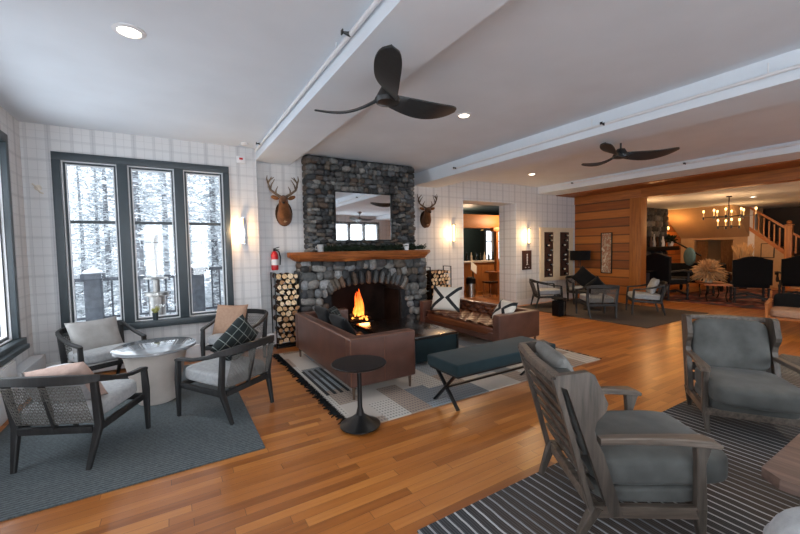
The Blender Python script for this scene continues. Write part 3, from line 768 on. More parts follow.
# ------------------------------------------------------------------ firewood racks
def rack(x, y, W, Hh, label, loglabel, grp, nlog, z1):
    t = thing('firewood_rack', label, 'rack', (x, y, 0))
    g = G()
    for sx in (0, W):
        for sy in (-.13, .13): g.b2(sx-.008, sx+.008, sy-.008, sy+.008, 0, Hh)
        g.b2(sx-.006, sx+.006, -.13, .13, Hh-.012, Hh)
    g.done('uprights', 'black', t)
    G().b2(0, W, -.138, -.122, .04, .056).b2(0, W, .122, .138, .04, .056).b2(-.01, W+.01, -.14, .14, .0, .012).done('base', 'black', t)
    rnd = random.Random(int(x*10)); z = .062; row = 0
    while z < z1:
        r = .047; n = 4 if W < .5 else 6; off = (row % 2)*.5
        m = n-(row % 2)
        for i in range(m):
            cx = .012+(W-.024)*(i+.5+off)/n; rr = (W-.024)/n/2*rnd.uniform(.93, 1.02)
            half = rnd.random() < .75
            lg = thing('firewood_log', loglabel, 'log', (x+cx, y, z+rr), 0, grp)
            k = 7; prof = []
            a0 = rnd.uniform(0, 6)
            for q in range(k):
                a = a0+2*PI*q/k; s = rr*rnd.uniform(.84, 1.12)*(1 if not half or q < 4 else .62); prof.append((s*math.cos(a), s*math.sin(a)))
            yy = rnd.uniform(0, .03)
            g = G(); A = [g.bm.verts.new((u, -.15+yy, v)) for u, v in prof]; B = [g.bm.verts.new((u, .12+yy*.3, v)) for u, v in prof]
            for q in range(k): g.bm.faces.new([A[q], A[(q+1) % k], B[(q+1) % k], B[q]])
            g.bm.faces.new(B); g.done('bark', 'bark', lg, 30)
            g = G(); lay = g.bm.loops.layers.float_color.new('tone'); A = [g.bm.verts.new((u, -.151+yy, v)) for u, v in prof]; f = g.bm.faces.new(A)
            c = lin(rnd.choice([(226, 196, 156), (210, 176, 132), (196, 156, 112), (232, 206, 170), (170, 128, 90)]))
            for l in f.loops: l[lay] = c+(1,)
            g.done('cut_end', 'logend', lg, 0)
        z += r*1.78 if W < .5 else (W-.024)/n*.87; row += 1
    return t
rack(1.33, 6.02, .38, 1.17, 'tall black firewood rack left of the fireplace, packed with split logs', 'split log stacked in the rack left of the fireplace', 'firewood in the left rack', 4, 1.08)
rack(4.50, 6.38, .54, 1.12, 'tall black firewood rack right of the fireplace behind the tufted sofa', 'split log stacked in the rack right of the fireplace', 'firewood in the right rack', 6, 1.02)
# extinguisher
t = thing('fire_extinguisher', 'red fire extinguisher hung on the wall above the left firewood rack', 'fire extinguisher', (1.39, YR-.075, 1.20))
G().lathe([(0, 0), (.05, 0), (.055, .02), (.055, .24), (.04, .28), (.02, .30), (0, .30)], 22).done('cylinder', 'red', t)
G().lathe([(.0562, .08), (.0562, .17)], 22).done('label_band', 'white', t)
G().lathe([(0, .30), (.018, .30), (.018, .34), (0, .34)], 12).box((.03, 0, .35), (.1, .018, .012), (0, -.3, 0)).box((.035, 0, .325), (.08, .018, .01), (0, .1, 0)).done('valve', 'black', t)
G().tube([(.0, -.02, .32), (.06, -.03, .30), (.085, -.03, .2), (.075, -.03, .08)], .010, 8).done('hose', 'black', t)
G().box((0, .063, .15), (.04, .02, .25)).done('wall_bracket', 'black', t)
# ------------------------------------------------------------------ deer
def deer(loc, rz, label, sc):
    t = thing('deer_head_mount', label, 'mounted deer head', loc, 0, None, sc)
    G().lathe([(0, -.0), (.13, 0), (.15, .012), (.13, .024), (0, .024)], 28, sx=.85, sy=1.25).done('plaque', 'bark', t).rotation_euler = (R(90), 0, 0)
    P = [(0, 0, -.03), (0, -.07, -.04), (0, -.14, .0), (0, -.19, .07), (0, -.21, .14), (0, -.235, .185), (0, -.29, .185), (0, -.35, .155), (0, -.40, .125), (0, -.425, .11)]
    rr = [(.11, .15), (.105, .15), (.09, .125), (.075, .095), (.065, .075), (.062, .062), (.052, .052), (.038, .036), (.032, .028), (.018, .016)]
    c, s = math.cos(rz), math.sin(rz)
    def tw(p):
        k = min(1, max(0, -p[1]-.05)/.15); a = rz*k; return (p[0]*math.cos(a)-p[1]*math.sin(a), p[0]*math.sin(a)+p[1]*math.cos(a), p[2])
    G().tube([tw(p) for p in P], rr, 18).done('head_and_neck', 'deer', t, 80)
    G().ball(tw((0, -.15, -.055)), (.06, .06, .09), 2).done('throat_patch', 'deerlight', t, 80)
    G().ball(tw((0, -.43, .115)), (.02, .012, .014), 2).done('nose', 'black', t)
    for sg in (-1, 1):
        G().ball(tw((sg*.05, -.285, .2)), .012, 2).done('eye', 'black', t)
        G().ball(tw((sg*.115, -.215, .21)), (.06, .012, .03), 2, (0, -sg*.35, rz)).done('ear', 'deer', t, 80)
        g = G()
        main = [(sg*.035, -.24, .22), (sg*.10, -.22, .26), (sg*.175, -.22, .32), (sg*.20, -.25, .41), (sg*.15, -.29, .49)]
        g.tube([tw(p) for p in main], [.020, .018, .016, .013, .006], 8)
        for b, e in ((1, (sg*.07, -.28, .36)), (2, (sg*.11, -.27, .46)), (2, (sg*.20, -.19, .42)), (3, (sg*.21, -.22, .52)), (3, (sg*.12, -.21, .50))):
            m = [(main[b][i]+e[i])/2+(.012*sg if i == 0 else 0) for i in range(3)]
            g.tube([tw(main[b]), tw(m), tw(e)], [.013, .010, .004], 7)
        g.done('antler', 'antler', t, 60)
    return t
deer((1.575, YR, 2.10), R(-14), 'mounted deer head with wide antlers left of the stone chimney', 1.08)
deer((4.66, YD, 2.12), R(-18), 'mounted deer head right of the stone chimney, turned sideways', .98)
# ------------------------------------------------------------------ lounge chairs
def lounge(label, group):
    t = thing('lounge_chair', label, 'chair', (0, 0, 0), 0, group)
    W, D = .62, .60; ha, ht = .55, .66
    for sy in (-1, 1):
        y = sy*W/2
        G().sweep([(.29, y*.97, 0), (.27, y, .36), (.255, y, ha-.01)], [(.028, .03), (.042, .05), (.036, .044)], up=(0, 1, 0)).done('leg', 'chairwood', t)
        G().sweep([(-.33, y*.82, 0), (-.25, y*.93, .30), (-.30, y*.98, ht-.03)], [(.028, .03), (.045, .055), (.036, .045)], up=(0, 1, 0)).done('leg', 'chairwood', t)
    pts = []; sec = []
    for (x, y, z, w, h) in ((.275, .31, ha-.01, .045, .022), (.24, .312, ha, .05, .028), (.05, .33, ha+.015, .042, .028), (-.17, .335, ha+.06, .036, .036), (-.29, .325, ht-.01, .032, .05), (-.35, .27, ht, .03, .062), (-.38, .14, ht+.008, .03, .068), (-.39, 0, ht+.01, .03, .07)):
        pts.append((x, y, z)); sec.append((w, h))
    pts += [(p[0], -p[1], p[2]) for p in pts[-2::-1]]; sec += sec[-2::-1]
    G().sweep(pts, sec).done('top_rail_and_arms', 'chairwood', t)
    g = G().box((.27, 0, .30), (.03, W-.06, .05), None, .006).box((-.27, 0, .27), (.035, W-.10, .05), None, .006)
    for sy in (-1, 1): g.box((0, sy*(W/2-.02), .285), (.54, .028, .05), (0, -.05, 0), .006)
    g.done('seat_frame', 'chairwood', t)
    G().sweep([(-.27, 0, .28), (-.37, 0, ht-.02)], (.04, .02), up=(0, 1, 0)).done('back_slat', 'chairwood', t)
    g = G()
    def bp(u, v):  # u across -1..1, v 0..1 up
        x = -.275-.10*v-.015*(1-u*u); return (x, u*.265, .32+v*(ht-.36))
    for i in range(33):
        u = -1+2*i/32; g.tube([bp(u, 0), bp(u, 1)], .0019, 4)
    for j in range(13):
        v = j/12; g.tube([bp(-1, v), bp(0, v), bp(1, v)], .0022, 4)
    for i in range(-8, 16, 1):
        a = i/16
        for sgn in (1, -1):
            u0, v0 = (-1+2*a), 0.; u1, v1 = u0+1.0, 1.
            if u0 < -1: v0 = (-1-u0)/1.0; u0 = -1
            if u1 > 1: v1 = 1-(u1-1)/1.0; u1 = 1
            if v1-v0 > .05 and v0 < 1: g.tube([bp(sgn*u0, v0), bp(sgn*u1, v1)], .0022, 4)
    g.done('cane_panel', 'cane', t, 0)
    s = G().cushion((.0, 0, .385), (.58, .54, .13), 6, (0, -.05, 0), .12).done('seat_cushion', 'greyfab', t, 80)
    return t
LG = 'cane backed lounge chairs'
chA = lounge('charcoal cane-backed lounge chair at the left edge, seen from behind, blush pillow inside', LG)
chA.location = (-.62, 3.70, .012); chA.rotation_euler = (0, 0, R(62)); chA.scale = (.97,)*3
dup(chA, (.40, 3.89, .012), R(126), 'charcoal cane-backed lounge chair right of the round table, dark plaid pillow inside', LG, .97)
dup(chA, (.68, 5.32, .012), R(-122), 'charcoal lounge chair below the window right corner holding a tan pillow', LG, .97)
dup(chA, (-.70, 5.36, .012), R(-62), 'charcoal lounge chair in the window corner with a grey back pillow', LG, .97)
dup(chA, (8.74, 4.22, .012), R(128), 'dark lounge chair nearest the plank post with white cushions', LG, .98)
dup(chA, (7.62, 4.62, .012), R(55), 'dark lounge chair seen from behind in the far corner group', LG, .98)
dup(chA, (7.85, 6.02, .012), R(-38), 'dark lounge chair in front of the wine display', LG, .98)
dup(chA, (9.1, 5.9, .012), R(-128), 'dark lounge chair in the plank wall corner under the floor lamp', LG, .98)
def pil(name, label, mt, loc, rot, w=.45, h=.45, th=.14, group=None):
    o = G().pillow(w, h, th).done(name, mt, None, 80)
    tag(o, label, 'pillow', group, loc); o.rotation_euler = rot; return o
def lean(deg, face):  # a pillow standing up, facing direction 'face' (deg), leaning back
    return (R(90-deg), 0, R(face+90))
pil('throw_pillow', 'blush pink pillow in the lounge chair at the left edge', 'pink', (-.69, 3.57, .565), (R(62), R(9), R(152)), .42, .34, .14)
pil('throw_pillow', 'white pillow tucked behind the blush one at the left edge', 'greyfab', (-.74, 3.55, .54), lean(30, 62), .44, .26, .08)
pil('throw_pillow', 'grey linen pillow in the lounge chair in the window corner', 'greycush', (-.78, 5.47, .565), lean(28, -62), .50, .42, .17)
pil('throw_pillow', 'tan linen pillow in the lounge chair below the window', 'tan', (.62, 5.36, .60), lean(22, -128), .44, .44, .15)
o = pil('throw_pillow', 'black and white plaid pillow in the lounge chair right of the round table', 'plaidcush', (.50, 3.92, .64), (R(64), R(0), R(127+90)), .42, .42, .14)
o.rotation_euler = (Matrix.Rotation(R(217), 3, 'Z') @ Matrix.Rotation(R(66), 3, 'X') @ Matrix.Rotation(R(40), 3, 'Z')).to_euler()
pil('throw_pillow', 'large black pillow set on its corner in the far corner chair', 'blackfab', (9.02, 5.80, .68), (Matrix.Rotation(R(-38), 3, 'Z') @ Matrix.Rotation(R(70), 3, 'X') @ Matrix.Rotation(R(45), 3, 'Z')).to_euler(), .46, .46, .16)
pil('throw_pillow', 'black pillow peeking above the far chair seen from behind', 'blackfab', (7.62, 4.64, .62), (Matrix.Rotation(R(145), 3, 'Z') @ Matrix.Rotation(R(68), 3, 'X') @ Matrix.Rotation(R(45), 3, 'Z')).to_euler(), .38, .38, .13)
pil('throw_pillow', 'white pillow leaning in the lounge chair nearest the plank post', 'greyfab', (8.84, 4.10, .60), lean(22, 128), .42, .36, .13)
# ------------------------------------------------------------------ round table, rug, plant
t = thing('round_table', 'round pale pedestal table with glossy grey top by the window', 'table', (-.18, 4.52, .012))
G().lathe([(0, .0), (.165, .0), (.175, .02), (.20, .12), (.27, .46), (.30, .52), (0, .52)], 40).done('pedestal', 'concrete', t)
G().lathe([(0, .52), (.34, .52), (.365, .535), (.365, .558), (.355, .562), (0, .562)], 48).done('table_top', ['glasstop'], t)
def rug(name, x0, x1, y0, y1, m, label, th=.012, rz=0):
    cx, cy = (x0+x1)/2, (y0+y1)/2
    o = G().b2(-(x1-x0)/2, (x1-x0)/2, -(y1-y0)/2, (y1-y0)/2, .0, th, .003).done(name, m)
    tag(o, label, 'rug', None, (cx, cy, .0005)); o.rotation_euler = (0, 0, rz); return o
rug('area_rug', -1.30, .55, 2.94, 5.70, 'rug_charcoal', 'charcoal blue textured rug under the window seating')
rug('area_rug', 1.25, 4.75, 2.82, 5.55, 'rug_patch', 'pale patchwork rug under the leather sofas')
rug('area_rug', 1.05, 6.9, -1.6, 1.61, 'rug_stripe', 'dark striped rug under the grey wood armchairs')
rug('area_rug', 7.2, 9.75, 3.42, 6.45, 'rug_brown', 'dark brown rug in the plank wall corner')
rug('area_rug', 11.2, 16, 1.0, 5.2, 'rug_persian', 'faded patterned rug in the far room')
g = G(); rnd = random.Random(2)
for i in range(90):
    y = 2.84+i*.03; L = rnd.uniform(.05, .10)
    g.tube([(1.26, y, .008), (1.26-L*.6, y+rnd.uniform(-.02, .02), .012), (1.26-L, y+rnd.uniform(-.03, .03), .006)], [.010, .012, .005], 4)
g2 = G()
for i in range(88):
    y = 2.84+i*.03; L = rnd.uniform(.04, .07)
    g2.tube([(4.74, y, .008), (4.74+L, y+rnd.uniform(-.03, .03), .006)], [.006, .004], 4)
for o in [o for o in bpy.data.objects if o.get('label', '').startswith('pale patchwork')]:
    for q_ in (g, g2):
        f = q_.done('fringe', 'blackfab', o, 0); f.location = (-o.location.x, -o.location.y, 0); f['label'] = 'black tassel fringe'
    q = G()
    for k in range(5): q.b2(-1.70+k*.075, -1.665+k*.075, -.55, .35, .0115, .0135)
    q.done('dark_bars', 'blackfab', o, 0)
t = thing('potted_plant', 'small spiky succulent in a grey pot on the window sill', 'plant', (-.22, YB-.035, .602))
G().lathe([(0, 0), (.028, 0), (.038, .10), (.034, .10), (.03, .08), (0, .08)], 20).done('pot', 'slate', t)
g = G()
for k in range(14):
    a = k*2.4; r = .02+.03*(k/14); g.tube([(0, 0, .085), (r*.7*math.cos(a), r*.35*math.sin(a), .13), (r*1.2*math.cos(a), r*.5*math.sin(a), .15+.04*(k % 3)/2)], [.006, .012, .002], 6)
g.done('leaves', 'succulent', t, 60)
# side stool behind left chairs (white round)
t = thing('side_table', 'small round white side table between the two left chairs', 'side table', (-.95, 4.72, .012))
G().lathe([(0, .40), (.13, .40), (.135, .41), (.13, .42), (0, .42)], 30).done('table_top', 'white', t)
G().lathe([(.0, 0), (.10, 0), (.10, .01), (.015, .03), (.015, .40)], 20).done('pedestal', 'black', t)
# ------------------------------------------------------------------ sofas
def tuft(g, o, ux, uy, nrm, nu, nv, W, Hh, amp, mi=0):
    # quilted sheet with diamond button dimples
    n, m = nu*6, nv*6; V = {}
    o = Vector(o); ux = Vector(ux); uy = Vector(uy); nrm = Vector(nrm)
    for i in range(n+1):
        for j in range(m+1):
            u, v = i/6, j/6
            a, b = u+v, u-v
            d = (abs(math.sin(PI*a/1.0/2))*abs(math.sin(PI*b/1.0/2)))**.45
            d2 = abs(math.cos(PI*a/2))*abs(math.cos(PI*b/2))
            h = amp*(max(d, (abs(math.cos(PI*a/2)*math.cos(PI*b/2)))**.45) if False else d)
            V[i, j] = g.bm.verts.new(o+ux*(W*i/n)+uy*(Hh*j/m)+nrm*h)
    for i in range(n):
        for j in range(m): g.bm.faces.new([V[i, j], V[i+1, j], V[i+1, j+1], V[i, j+1]])
def sofa(label, D, L, top, base, loc, rz):
    # local: front faces +x, width along y, back at x=0
    t = thing('leather_sofa', label, 'sofa', loc, rz, None); th = .13; lz = base
    G().b2(0.004, th, th-.02, L-th+.02, lz+.002, top-.001, .02, seg=3).done('backrest', 'leather', t)
    for y0 in (0, L-th): G().b2(0, D, y0, y0+th, lz, top, .025, seg=3).done('armrest', 'leather', t)
    G().b2(th-.02, D-.02, th-.02, L-th+.02, lz, lz+.12, .01).done('seat_base', 'leather', t)
    g = G().cushion(((th+D)/2+.0, L/2, lz+.14), (D-th-.0, L-2*th-.01, .14), 8, None, .05)
    tuft(g, (th+.01, th+.02, lz+.205), (0, 1, 0), (1, 0, 0), (0, 0, 1), 14, 5, L-2*th-.04, D-th-.04, .03)
    g.done('seat_cushion', 'leatherd', t, 80)
    g = G(); tuft(g, (th-.005, th, lz+.18), (0, 1, 0), (-.12, 0, 1), (1, 0, 0), 14, 3, L-2*th, top-lz-.195, .05)
    g.done('tufted_back', 'leatherd', t, 80)
    e = .012
    g = G().tube([(0+e, e, top-.004), (D-e, e, top-.004), (D-e, th-e, top-.004), (th-e, th-e, top-.004), (th-e, L-th+e, top-.004), (D-e, L-th+e, top-.004), (D-e, L-e, top-.004), (e, L-e, top-.004), (e, e, top-.004)], .006, 6)
    g.tube([(e*.5, e*.5, lz+.02), (e*.5, e*.5, top-.02)], .005, 6).tube([(D/2, -.001, lz+.02), (D/2, -.001, top-.02)], .003, 5)
    g.done('piping', 'piping', t)
    for x in (.05, D-.05):
        for y in (.05, L-.05): G().tube([(x, y, 0), (x, y, lz+.01)], [.012, .02], 10).done('leg', 'legmetal', t)
    return t
sofa('brown leather sofa with its back to the window side, nearest the black tulip table', .76, 1.92, .615, .13, (1.44, 3.34, .013), 0)
s2 = sofa('brown tufted leather sofa facing the window side, holding chevron pillows', .86, 1.98, .52, .13, (4.73, 5.73, .013), R(180))
CV = [(.0, 0)]
pil('throw_pillow', 'white pillow with black chevrons at the far end of the tufted sofa', 'chevron', (4.16, 5.30, .60), lean(22, -150), .56, .46, .15)
pil('throw_pillow', 'white and black pillow at the near end of the tufted sofa', 'chevron', (4.30, 4.06, .53), lean(35, 165), .44, .36, .13)
pil('throw_pillow', 'dark green pillow lying in the sofa nearest the tulip table', 'blackfab', (1.72, 4.75, .60), lean(28, 0), .50, .34, .13)
pil('throw_pillow', 'silver grey checked pillow in front of the fire on the near sofa', 'plaidcush', (1.93, 4.98, .56), lean(30, -40), .36, .30, .12)
pil('throw_pillow', 'black pillow near the corner of the sofa by the tulip table', 'blackfab', (1.70, 4.15, .585), lean(30, 0), .46, .32, .13)
# coffee table
t = thing('coffee_table', 'low black upholstered coffee table with glossy top between the sofas', 'coffee table', (2.30, 3.88, .013))
G().b2(0, .92, 0, 1.25, .05, .34, .02).done('body', 'benchteal', t)
G().b2(-.01, .93, -.01, 1.26, .34, .375, .006).done('table_top', mat('dark glossy top', (22, 19, 20), .2, coat=.3), t)
for x in (-.002, .922):
    for y in (-.002, 1.252): G().b2(x-.012, x+.012, y-.012, y+.012, 0, .338).done('leg', 'black', t)
# tulip table
t = thing('tulip_side_table', 'black round pedestal side table in front of the leather sofa', 'side table', (1.305, 2.85, .013), 0, None, 1.03)
G().lathe([(0, .505), (.20, .505), (.222, .515), (.225, .522), (.22, .528), (0, .528)], 44).done('table_top', 'black', t)
G().lathe([(0, 0), (.15, 0), (.165, .008), (.165, .018), (.10, .05), (.035, .10), (.02, .16), (.017, .505)], 40).done('pedestal', 'black', t)
# bench
t = thing('upholstered_bench', 'teal velvet bench on black crossed legs beside the rug edge', 'bench', (2.02, 2.44, .0))
t.location = (2.125, 2.56, .0)
G().b2(0, 1.37, 0, .47, .345, .452, .022, seg=3).done('seat_cushion', 'benchteal', t, 60)
G().b2(.02, 1.35, .02, .45, .325, .348, .004).done('seat_frame', 'black', t)
for x in (.06, 1.30):
    for (a, b) in ((.08, .42), (.42, .08)):
        G().sweep([(x+(.012 if a < b else -.012), a, .0), (x+(.012 if a < b else -.012), b, .34)], (.022, .034), up=(1, 0, 0)).done('leg', 'black', t)
G().b2(.06, 1.30,   .24, .26, .165, .185).done('stretcher', 'black', t)
# ------------------------------------------------------------------ armchairs
def armchair(label, m1='greywood', m2='greywoodx'):
    t = thing('wing_armchair', label, 'armchair', (0, 0, 0), 0, 'grey wood armchairs')
    W = .66; yo = W/2-.02
    wing = [(-.455, .855), (-.30, .875), (-.27, .86), (-.205, .72), (-.215, .68), (-.26, .63), (-.27, .58), (-.255, .53), (-.225, .47), (-.13, .16), (-.19, .15), (-.31, .52), (-.40, .79), (-.45, .81)]
    for sy in (-1, 1):
        G().prism(wing, 1, sy*yo-.02, sy*yo+.02).done('wing_panel', m1, t, 20)
        G().sweep([(-.455, sy*yo, .84), (-.36, sy*yo, .50), (-.27, sy*yo, .16)], [(.03, .036)]*3, up=(0, 1, 0)).done('back_upright', m1, t, 30)
        G().sweep([(-.24, sy*yo, .53), (-.10, sy*yo, .535), (.12, sy*(yo+.01), .54), (.26, sy*(yo+.015), .535), (.31, sy*(yo+.015), .52)], [(.045, .035), (.05, .035), (.06, .036), (.085, .034), (.07, .02)]).done('armrest', m2, t, 30)
        G().sweep([(.245, sy*yo, .18), (.24, sy*yo, .42), (.25, sy*yo, .52)], [(.05, .045), (.042, .04), (.08, .045)], up=(0, 1, 0)).done('arm_post', m1, t, 30)
        G().sweep([(.27, sy*(yo-.02), 0), (.24, sy*yo, .20)], [(.028, .03), (.055, .05)], up=(0, 1, 0)).done('leg', m1, t, 30)
        G().sweep([(-.33, sy*(yo-.03), 0), (-.25, sy*yo, .20)], [(.028, .03), (.055, .055)], up=(0, 1, 0)).done('leg', m1, t, 30)
    g = G().box((0, yo, .175), (.52, .035, .06), None, .006).box((0, -yo, .175), (.52, .035, .06), None, .006).box((.26, 0, .175), (.035, W-.04, .06), None, .006).box((-.25, 0, .175), (.035, W-.04, .06), None, .006)
    g.done('seat_frame', m2, t)
    G().sweep([(-.44, -yo, .835), (-.465, 0, .84), (-.44, yo, .835)], (.05, .045)).done('top_rail', m2, t, 30)
    sl = None
    for k in range(6):
        v = k/5.6; x = -.275-.16*v; z = .30+.49*v
        G().box((x, 0, z), (.018, W-.07, .075), (0, -.5, 0), .004).done('back_slat', m1, t)
    G().cushion((.03, 0, .235), (.52, W-.085, .09), 7).done('seat_deck', 'teal', t, 80)
    G().cushion((.10, 0, .355), (.70, W-.075, .165), 6, (0, -.02, 0), .12).done('seat_cushion', 'teal', t, 80)
    G().cushion((-.305, 0, .62), (.11, W-.11, .45), 6, (0, -.30, 0), .0).done('back_cushion', 'teal', t, 80)
    return t
a1 = armchair('grey wood armchair in the foreground seen from behind, slatted back, teal cushions')
a1.location = (2.13, 1.17, .013); a1.rotation_euler = (0, 0, R(-34))
dup(a1, (3.93, 1.15, .013), R(-146), 'grey wood armchair facing the camera on the striped rug, teal velvet back', None, .96)
t = thing('upholstered_chair', 'pale grey rounded upholstered chair cut off at the bottom right corner', 'chair', (1.70, .09, .013), R(20), None, 1.04)
G().cushion((-.22, 0, .54), (.17, .68, .50), 4, (0, -.15, 0)).done('backrest', 'greyfab', t, 80)
G().cushion((.05, 0, .36), (.58, .60, .16), 6).done('seat_cushion', 'greyfab', t, 80)
G().b2(-.26, .30, -.30, .30, .22, .28, .01).done('seat_frame', 'cedar', t)
for sx in (-.23, .27):
    for sy in (-.26, .26): G().sweep([(sx, sy, 0), (sx, sy, .23)], [(.03, .03), (.045, .045)], up=(0, 1, 0)).done('leg', 'cedarz', t)
o = G().pillow(.44, .30, .12).done('throw_pillow', mat('dim grey linen', (112, 111, 108), .95, var=.1, bump=.2), None, 80)
tag(o, 'narrow grey pillow inside the foreground armchair', 'pillow'); o.location = (1.905, 1.385, .765); o.rotation_euler = lean(22, -34)
# big table bottom right
t = thing('wood_coffee_table', 'thick dark wood table at the right edge of the striped rug', 'table', (2.16, -.6, .013))
G().prism([(0, .06), (0, 1.10), (.05, 1.17), (1.25, 1.17), (1.3, 1.12), (1.3, .05), (1.25, 0), (.05, 0)], 2, .44, .487).done('table_top', woodgrain('walnut plank', (72, 56, 50), (128, 106, 96), .35, 1, 5), t, 20)
for x in (.14, 1.16):
    for y in (.14, 1.03): G().sweep([(x, y, 0), (x, y, .44)], [(.05, .05), (.07, .07)], up=(0, 1, 0)).done('leg', 'greywood', t)
G().b2(.1, 1.2, .1, 1.07, .39, .44).done('apron', 'blackpaint', t)
# low chair at right edge, orange seat
t = thing('low_lounge_chair', 'low brown wood chair with dark back cushion at the right edge', 'chair', (8.65, 1.88, 0), R(190), None, .95)
for sy in (-1, 1):
    G().sweep([(.34, sy*.33, 0), (.30, sy*.33, .5)], [(.03, .03), (.045, .045)], up=(0, 1, 0)).done('leg', 'cedarz', t)
    G().sweep([(-.36, sy*.33, 0), (-.30, sy*.33, .35), (-.42, sy*.33, .68)], [(.03, .03), (.045, .045), (.03, .03)], up=(0, 1, 0)).done('leg', 'cedarz', t)
    G().sweep([(.34, sy*.33, .505), (-.36, sy*.33, .53)], (.055, .028)).done('armrest', 'cedar', t)
G().box((0, 0, .27), (.62, .62, .05), None, .01).done('seat_frame', 'cedar', t)
G().cushion((.02, 0, .36), (.60, .60, .14), 6).done('seat_cushion', 'tan', t, 80)
G().cushion((-.33, 0, .50), (.14, .58, .30), 6, (0, -.28, 0)).done('back_cushion', 'blackfab', t, 80)
# ------------------------------------------------------------------ corner group
t = thing('corner_table', 'dark round table in the middle of the far corner chairs', 'table', (8.30, 5.12, .013))
G().lathe([(0, .42), (.36, .42), (.37, .44), (.36, .455), (0, .455)], 36).done('table_top', 'chairwood', t)
G().lathe([(0, 0), (.2, 0), (.2, .02), (.06, .06), (.05, .42)], 24).done('pedestal', 'chairwood', t)
for k, (x, y, s, l) in enumerate(((8.2, 5.25, .11, 'pale round tray at the back of the far corner table'), (8.42, 5.02, .07, 'small pale saucer on the far corner table'))):
    tag(G().lathe([(0, 0), (s*.7, 0), (s, .02), (s*.95, .02), (0, .008)], 24).done('tray' if k == 0 else 'saucer', 'cream'), l, 'dish', None, (x, y, .4685))
t = thing('black_side_table', 'small black drum side table in front of the wine display chair', 'side table', (7.08, 5.12, 0))
G().lathe([(0, .36), (.15, .36), (.16, .37), (.15, .385), (0, .385)], 28).done('table_top', 'blackpaint', t)
G().b2(-.12, .12, -.09, .09, 0, .33, .01).b2(-.04, .04, -.04, .04, .33, .36).done('base', 'blackpaint', t)
G().b2(.03, .07, -.095, -.089, .02, .31).done('steel_strip', 'steel', t)
t = thing('floor_lamp', 'black floor lamp with a wide flat drum shade by the plank wall', 'floor lamp', (9.62, 6.30, .0))
G().lathe([(0, .0), (.14, 0), (.14, .02), (.02, .03), (0, .03)], 24).done('base', 'black', t)
G().tube([(0, 0, .02), (0, 0, 1.35)], .012, 8).tube([(-.08, 0, .9), (-.05, 0, 1.2)], .006, 6).done('pole', 'black', t)
G().lathe([(.25, 1.10), (.26, 1.36), (.255, 1.36), (.245, 1.10), (.0, 1.30)], 30, sx=1.0, sy=1.0).done('lamp_shade', 'blackfab', t)
t = thing('framed_artwork', 'tall narrow black framed art panel on the plank wall', 'picture', (XP-.001, 5.72, 1.29))
G().b2(-.03, 0, -.15, -.13, -.54, .54).b2(-.03, 0, .13, .15, -.54, .54).b2(-.03, 0, -.15, .15, .52, .54).b2(-.03, 0, -.15, .15, -.54, -.52).done('frame', 'black', t)
G().b2(-.014, -.004, -.13, .13, -.52, .52).done('panel', 'art', t, 0)
# ------------------------------------------------------------------ far room
YF = 6.9
wallbox('wall_far_north', [(XP+.2, XF+1.6, YF, YF+.2, 0, CZ)], 'plankx')
wallbox('wall_far_east', [(XF, XF+.15, 6.45, YF, 0, 1.78), (XF, XF+.15, 4.9, 5.3, 0, 1.78), (XF, XF+.15, 5.3, 6.45, 1.62, 1.78)], 'tanwall')
g = G().prism([(XF, 1.70), (XF+.12, 1.70), (XF+.12, FZ), (15.4, FZ)], 1, 4.86, YF)
struct(g.done('wall_far_soffit', 'tanwall', smooth=0))
wallbox('wall_far_alcove', [(XF+.9, XF+1.0, 4.8, 6.9, 0, FZ)], 'tanwall')
wallbox('wall_far_stair', [(XF+1.6, XF+1.75, YS, YF, 0, 4.2)], 'darkplank')
wallbox('wall_far_panel', [(XF-.02, XF+.1, 4.72, 4.9, 0, FZ)], 'white')
for k in range(2):
    g = G(); y0 = 5.32+k*.75
    n = 24; A = []; B = []
    for i in range(n+1):
        y = y0+.36*i/n; x = XF+.10+.04*math.sin(i*1.6)
        A.append(g.bm.verts.new((x, y, .05))); B.append(g.bm.verts.new((x, y, 1.6)))
    for i in range(n): g.bm.faces.new([A[i], A[i+1], B[i+1], B[i]])
    o = g.done('curtain', 'curtain', None, 80); m = o.modifiers.new('thick', 'SOLIDIFY'); m.thickness = .01
    tag(o, ('brown drape on the right side of the far alcove', 'brown drape on the left side of the far alcove')[k], 'curtain')
# stair
st = thing('staircase', 'oak staircase with turned balusters rising along the far wall', 'staircase', (XF, 0, 0))
g = G().prism([(4.72, 0), (4.72, 1.45), (4.72, 1.98), (4.0, 1.18), (3.92, 1.12), (3.92, 0)], 0, -.03, .06)
g.done('side_wall', 'stairtan', st, 0)
G().prism([(5.25, 2.28), (5.25, 2.4), (3.95, 1.22), (3.95, 1.06)], 0, -.06, .0).done('stringer', 'oaky', st, 0)
g = G(); 
for k in range(7): g.b2(.02, 1.3, 4.05+k*.2, 4.30+k*.2, 1.0+k*.17, 1.17+k*.17)
g.b2(.02, 1.3, 2.9, 4.05, .8, 1.0).done('steps', 'oaky', st, 0)
for k in range(9):
    y = 4.10+k*.13; zb = 1.24+(y-4.0)*.91
    G().box((-.03, y, zb+.30), (.035, .035, .66)).done('baluster', 'oakz', st)
G().prism([(5.25, 2.98), (5.25, 3.06), (3.98, 2.0), (3.98, 1.92)], 0, -.065, .005).done('handrail', 'oaky', st, 0)
G().b2(-.09, .05, 3.80, 3.98, 0, 2.02, .01).b2(-.11, .07, 3.78, 4.0, 2.02, 2.06, .005).ball((-.02, 3.89, 2.12), .07, 2).done('newel_post', 'oakz', st)
for k in range(6):
    y = 3.72-k*.14; G().box((-.03, y, 1.42-k*.11), (.035, .035, .6)).done('baluster', 'oakz', st)
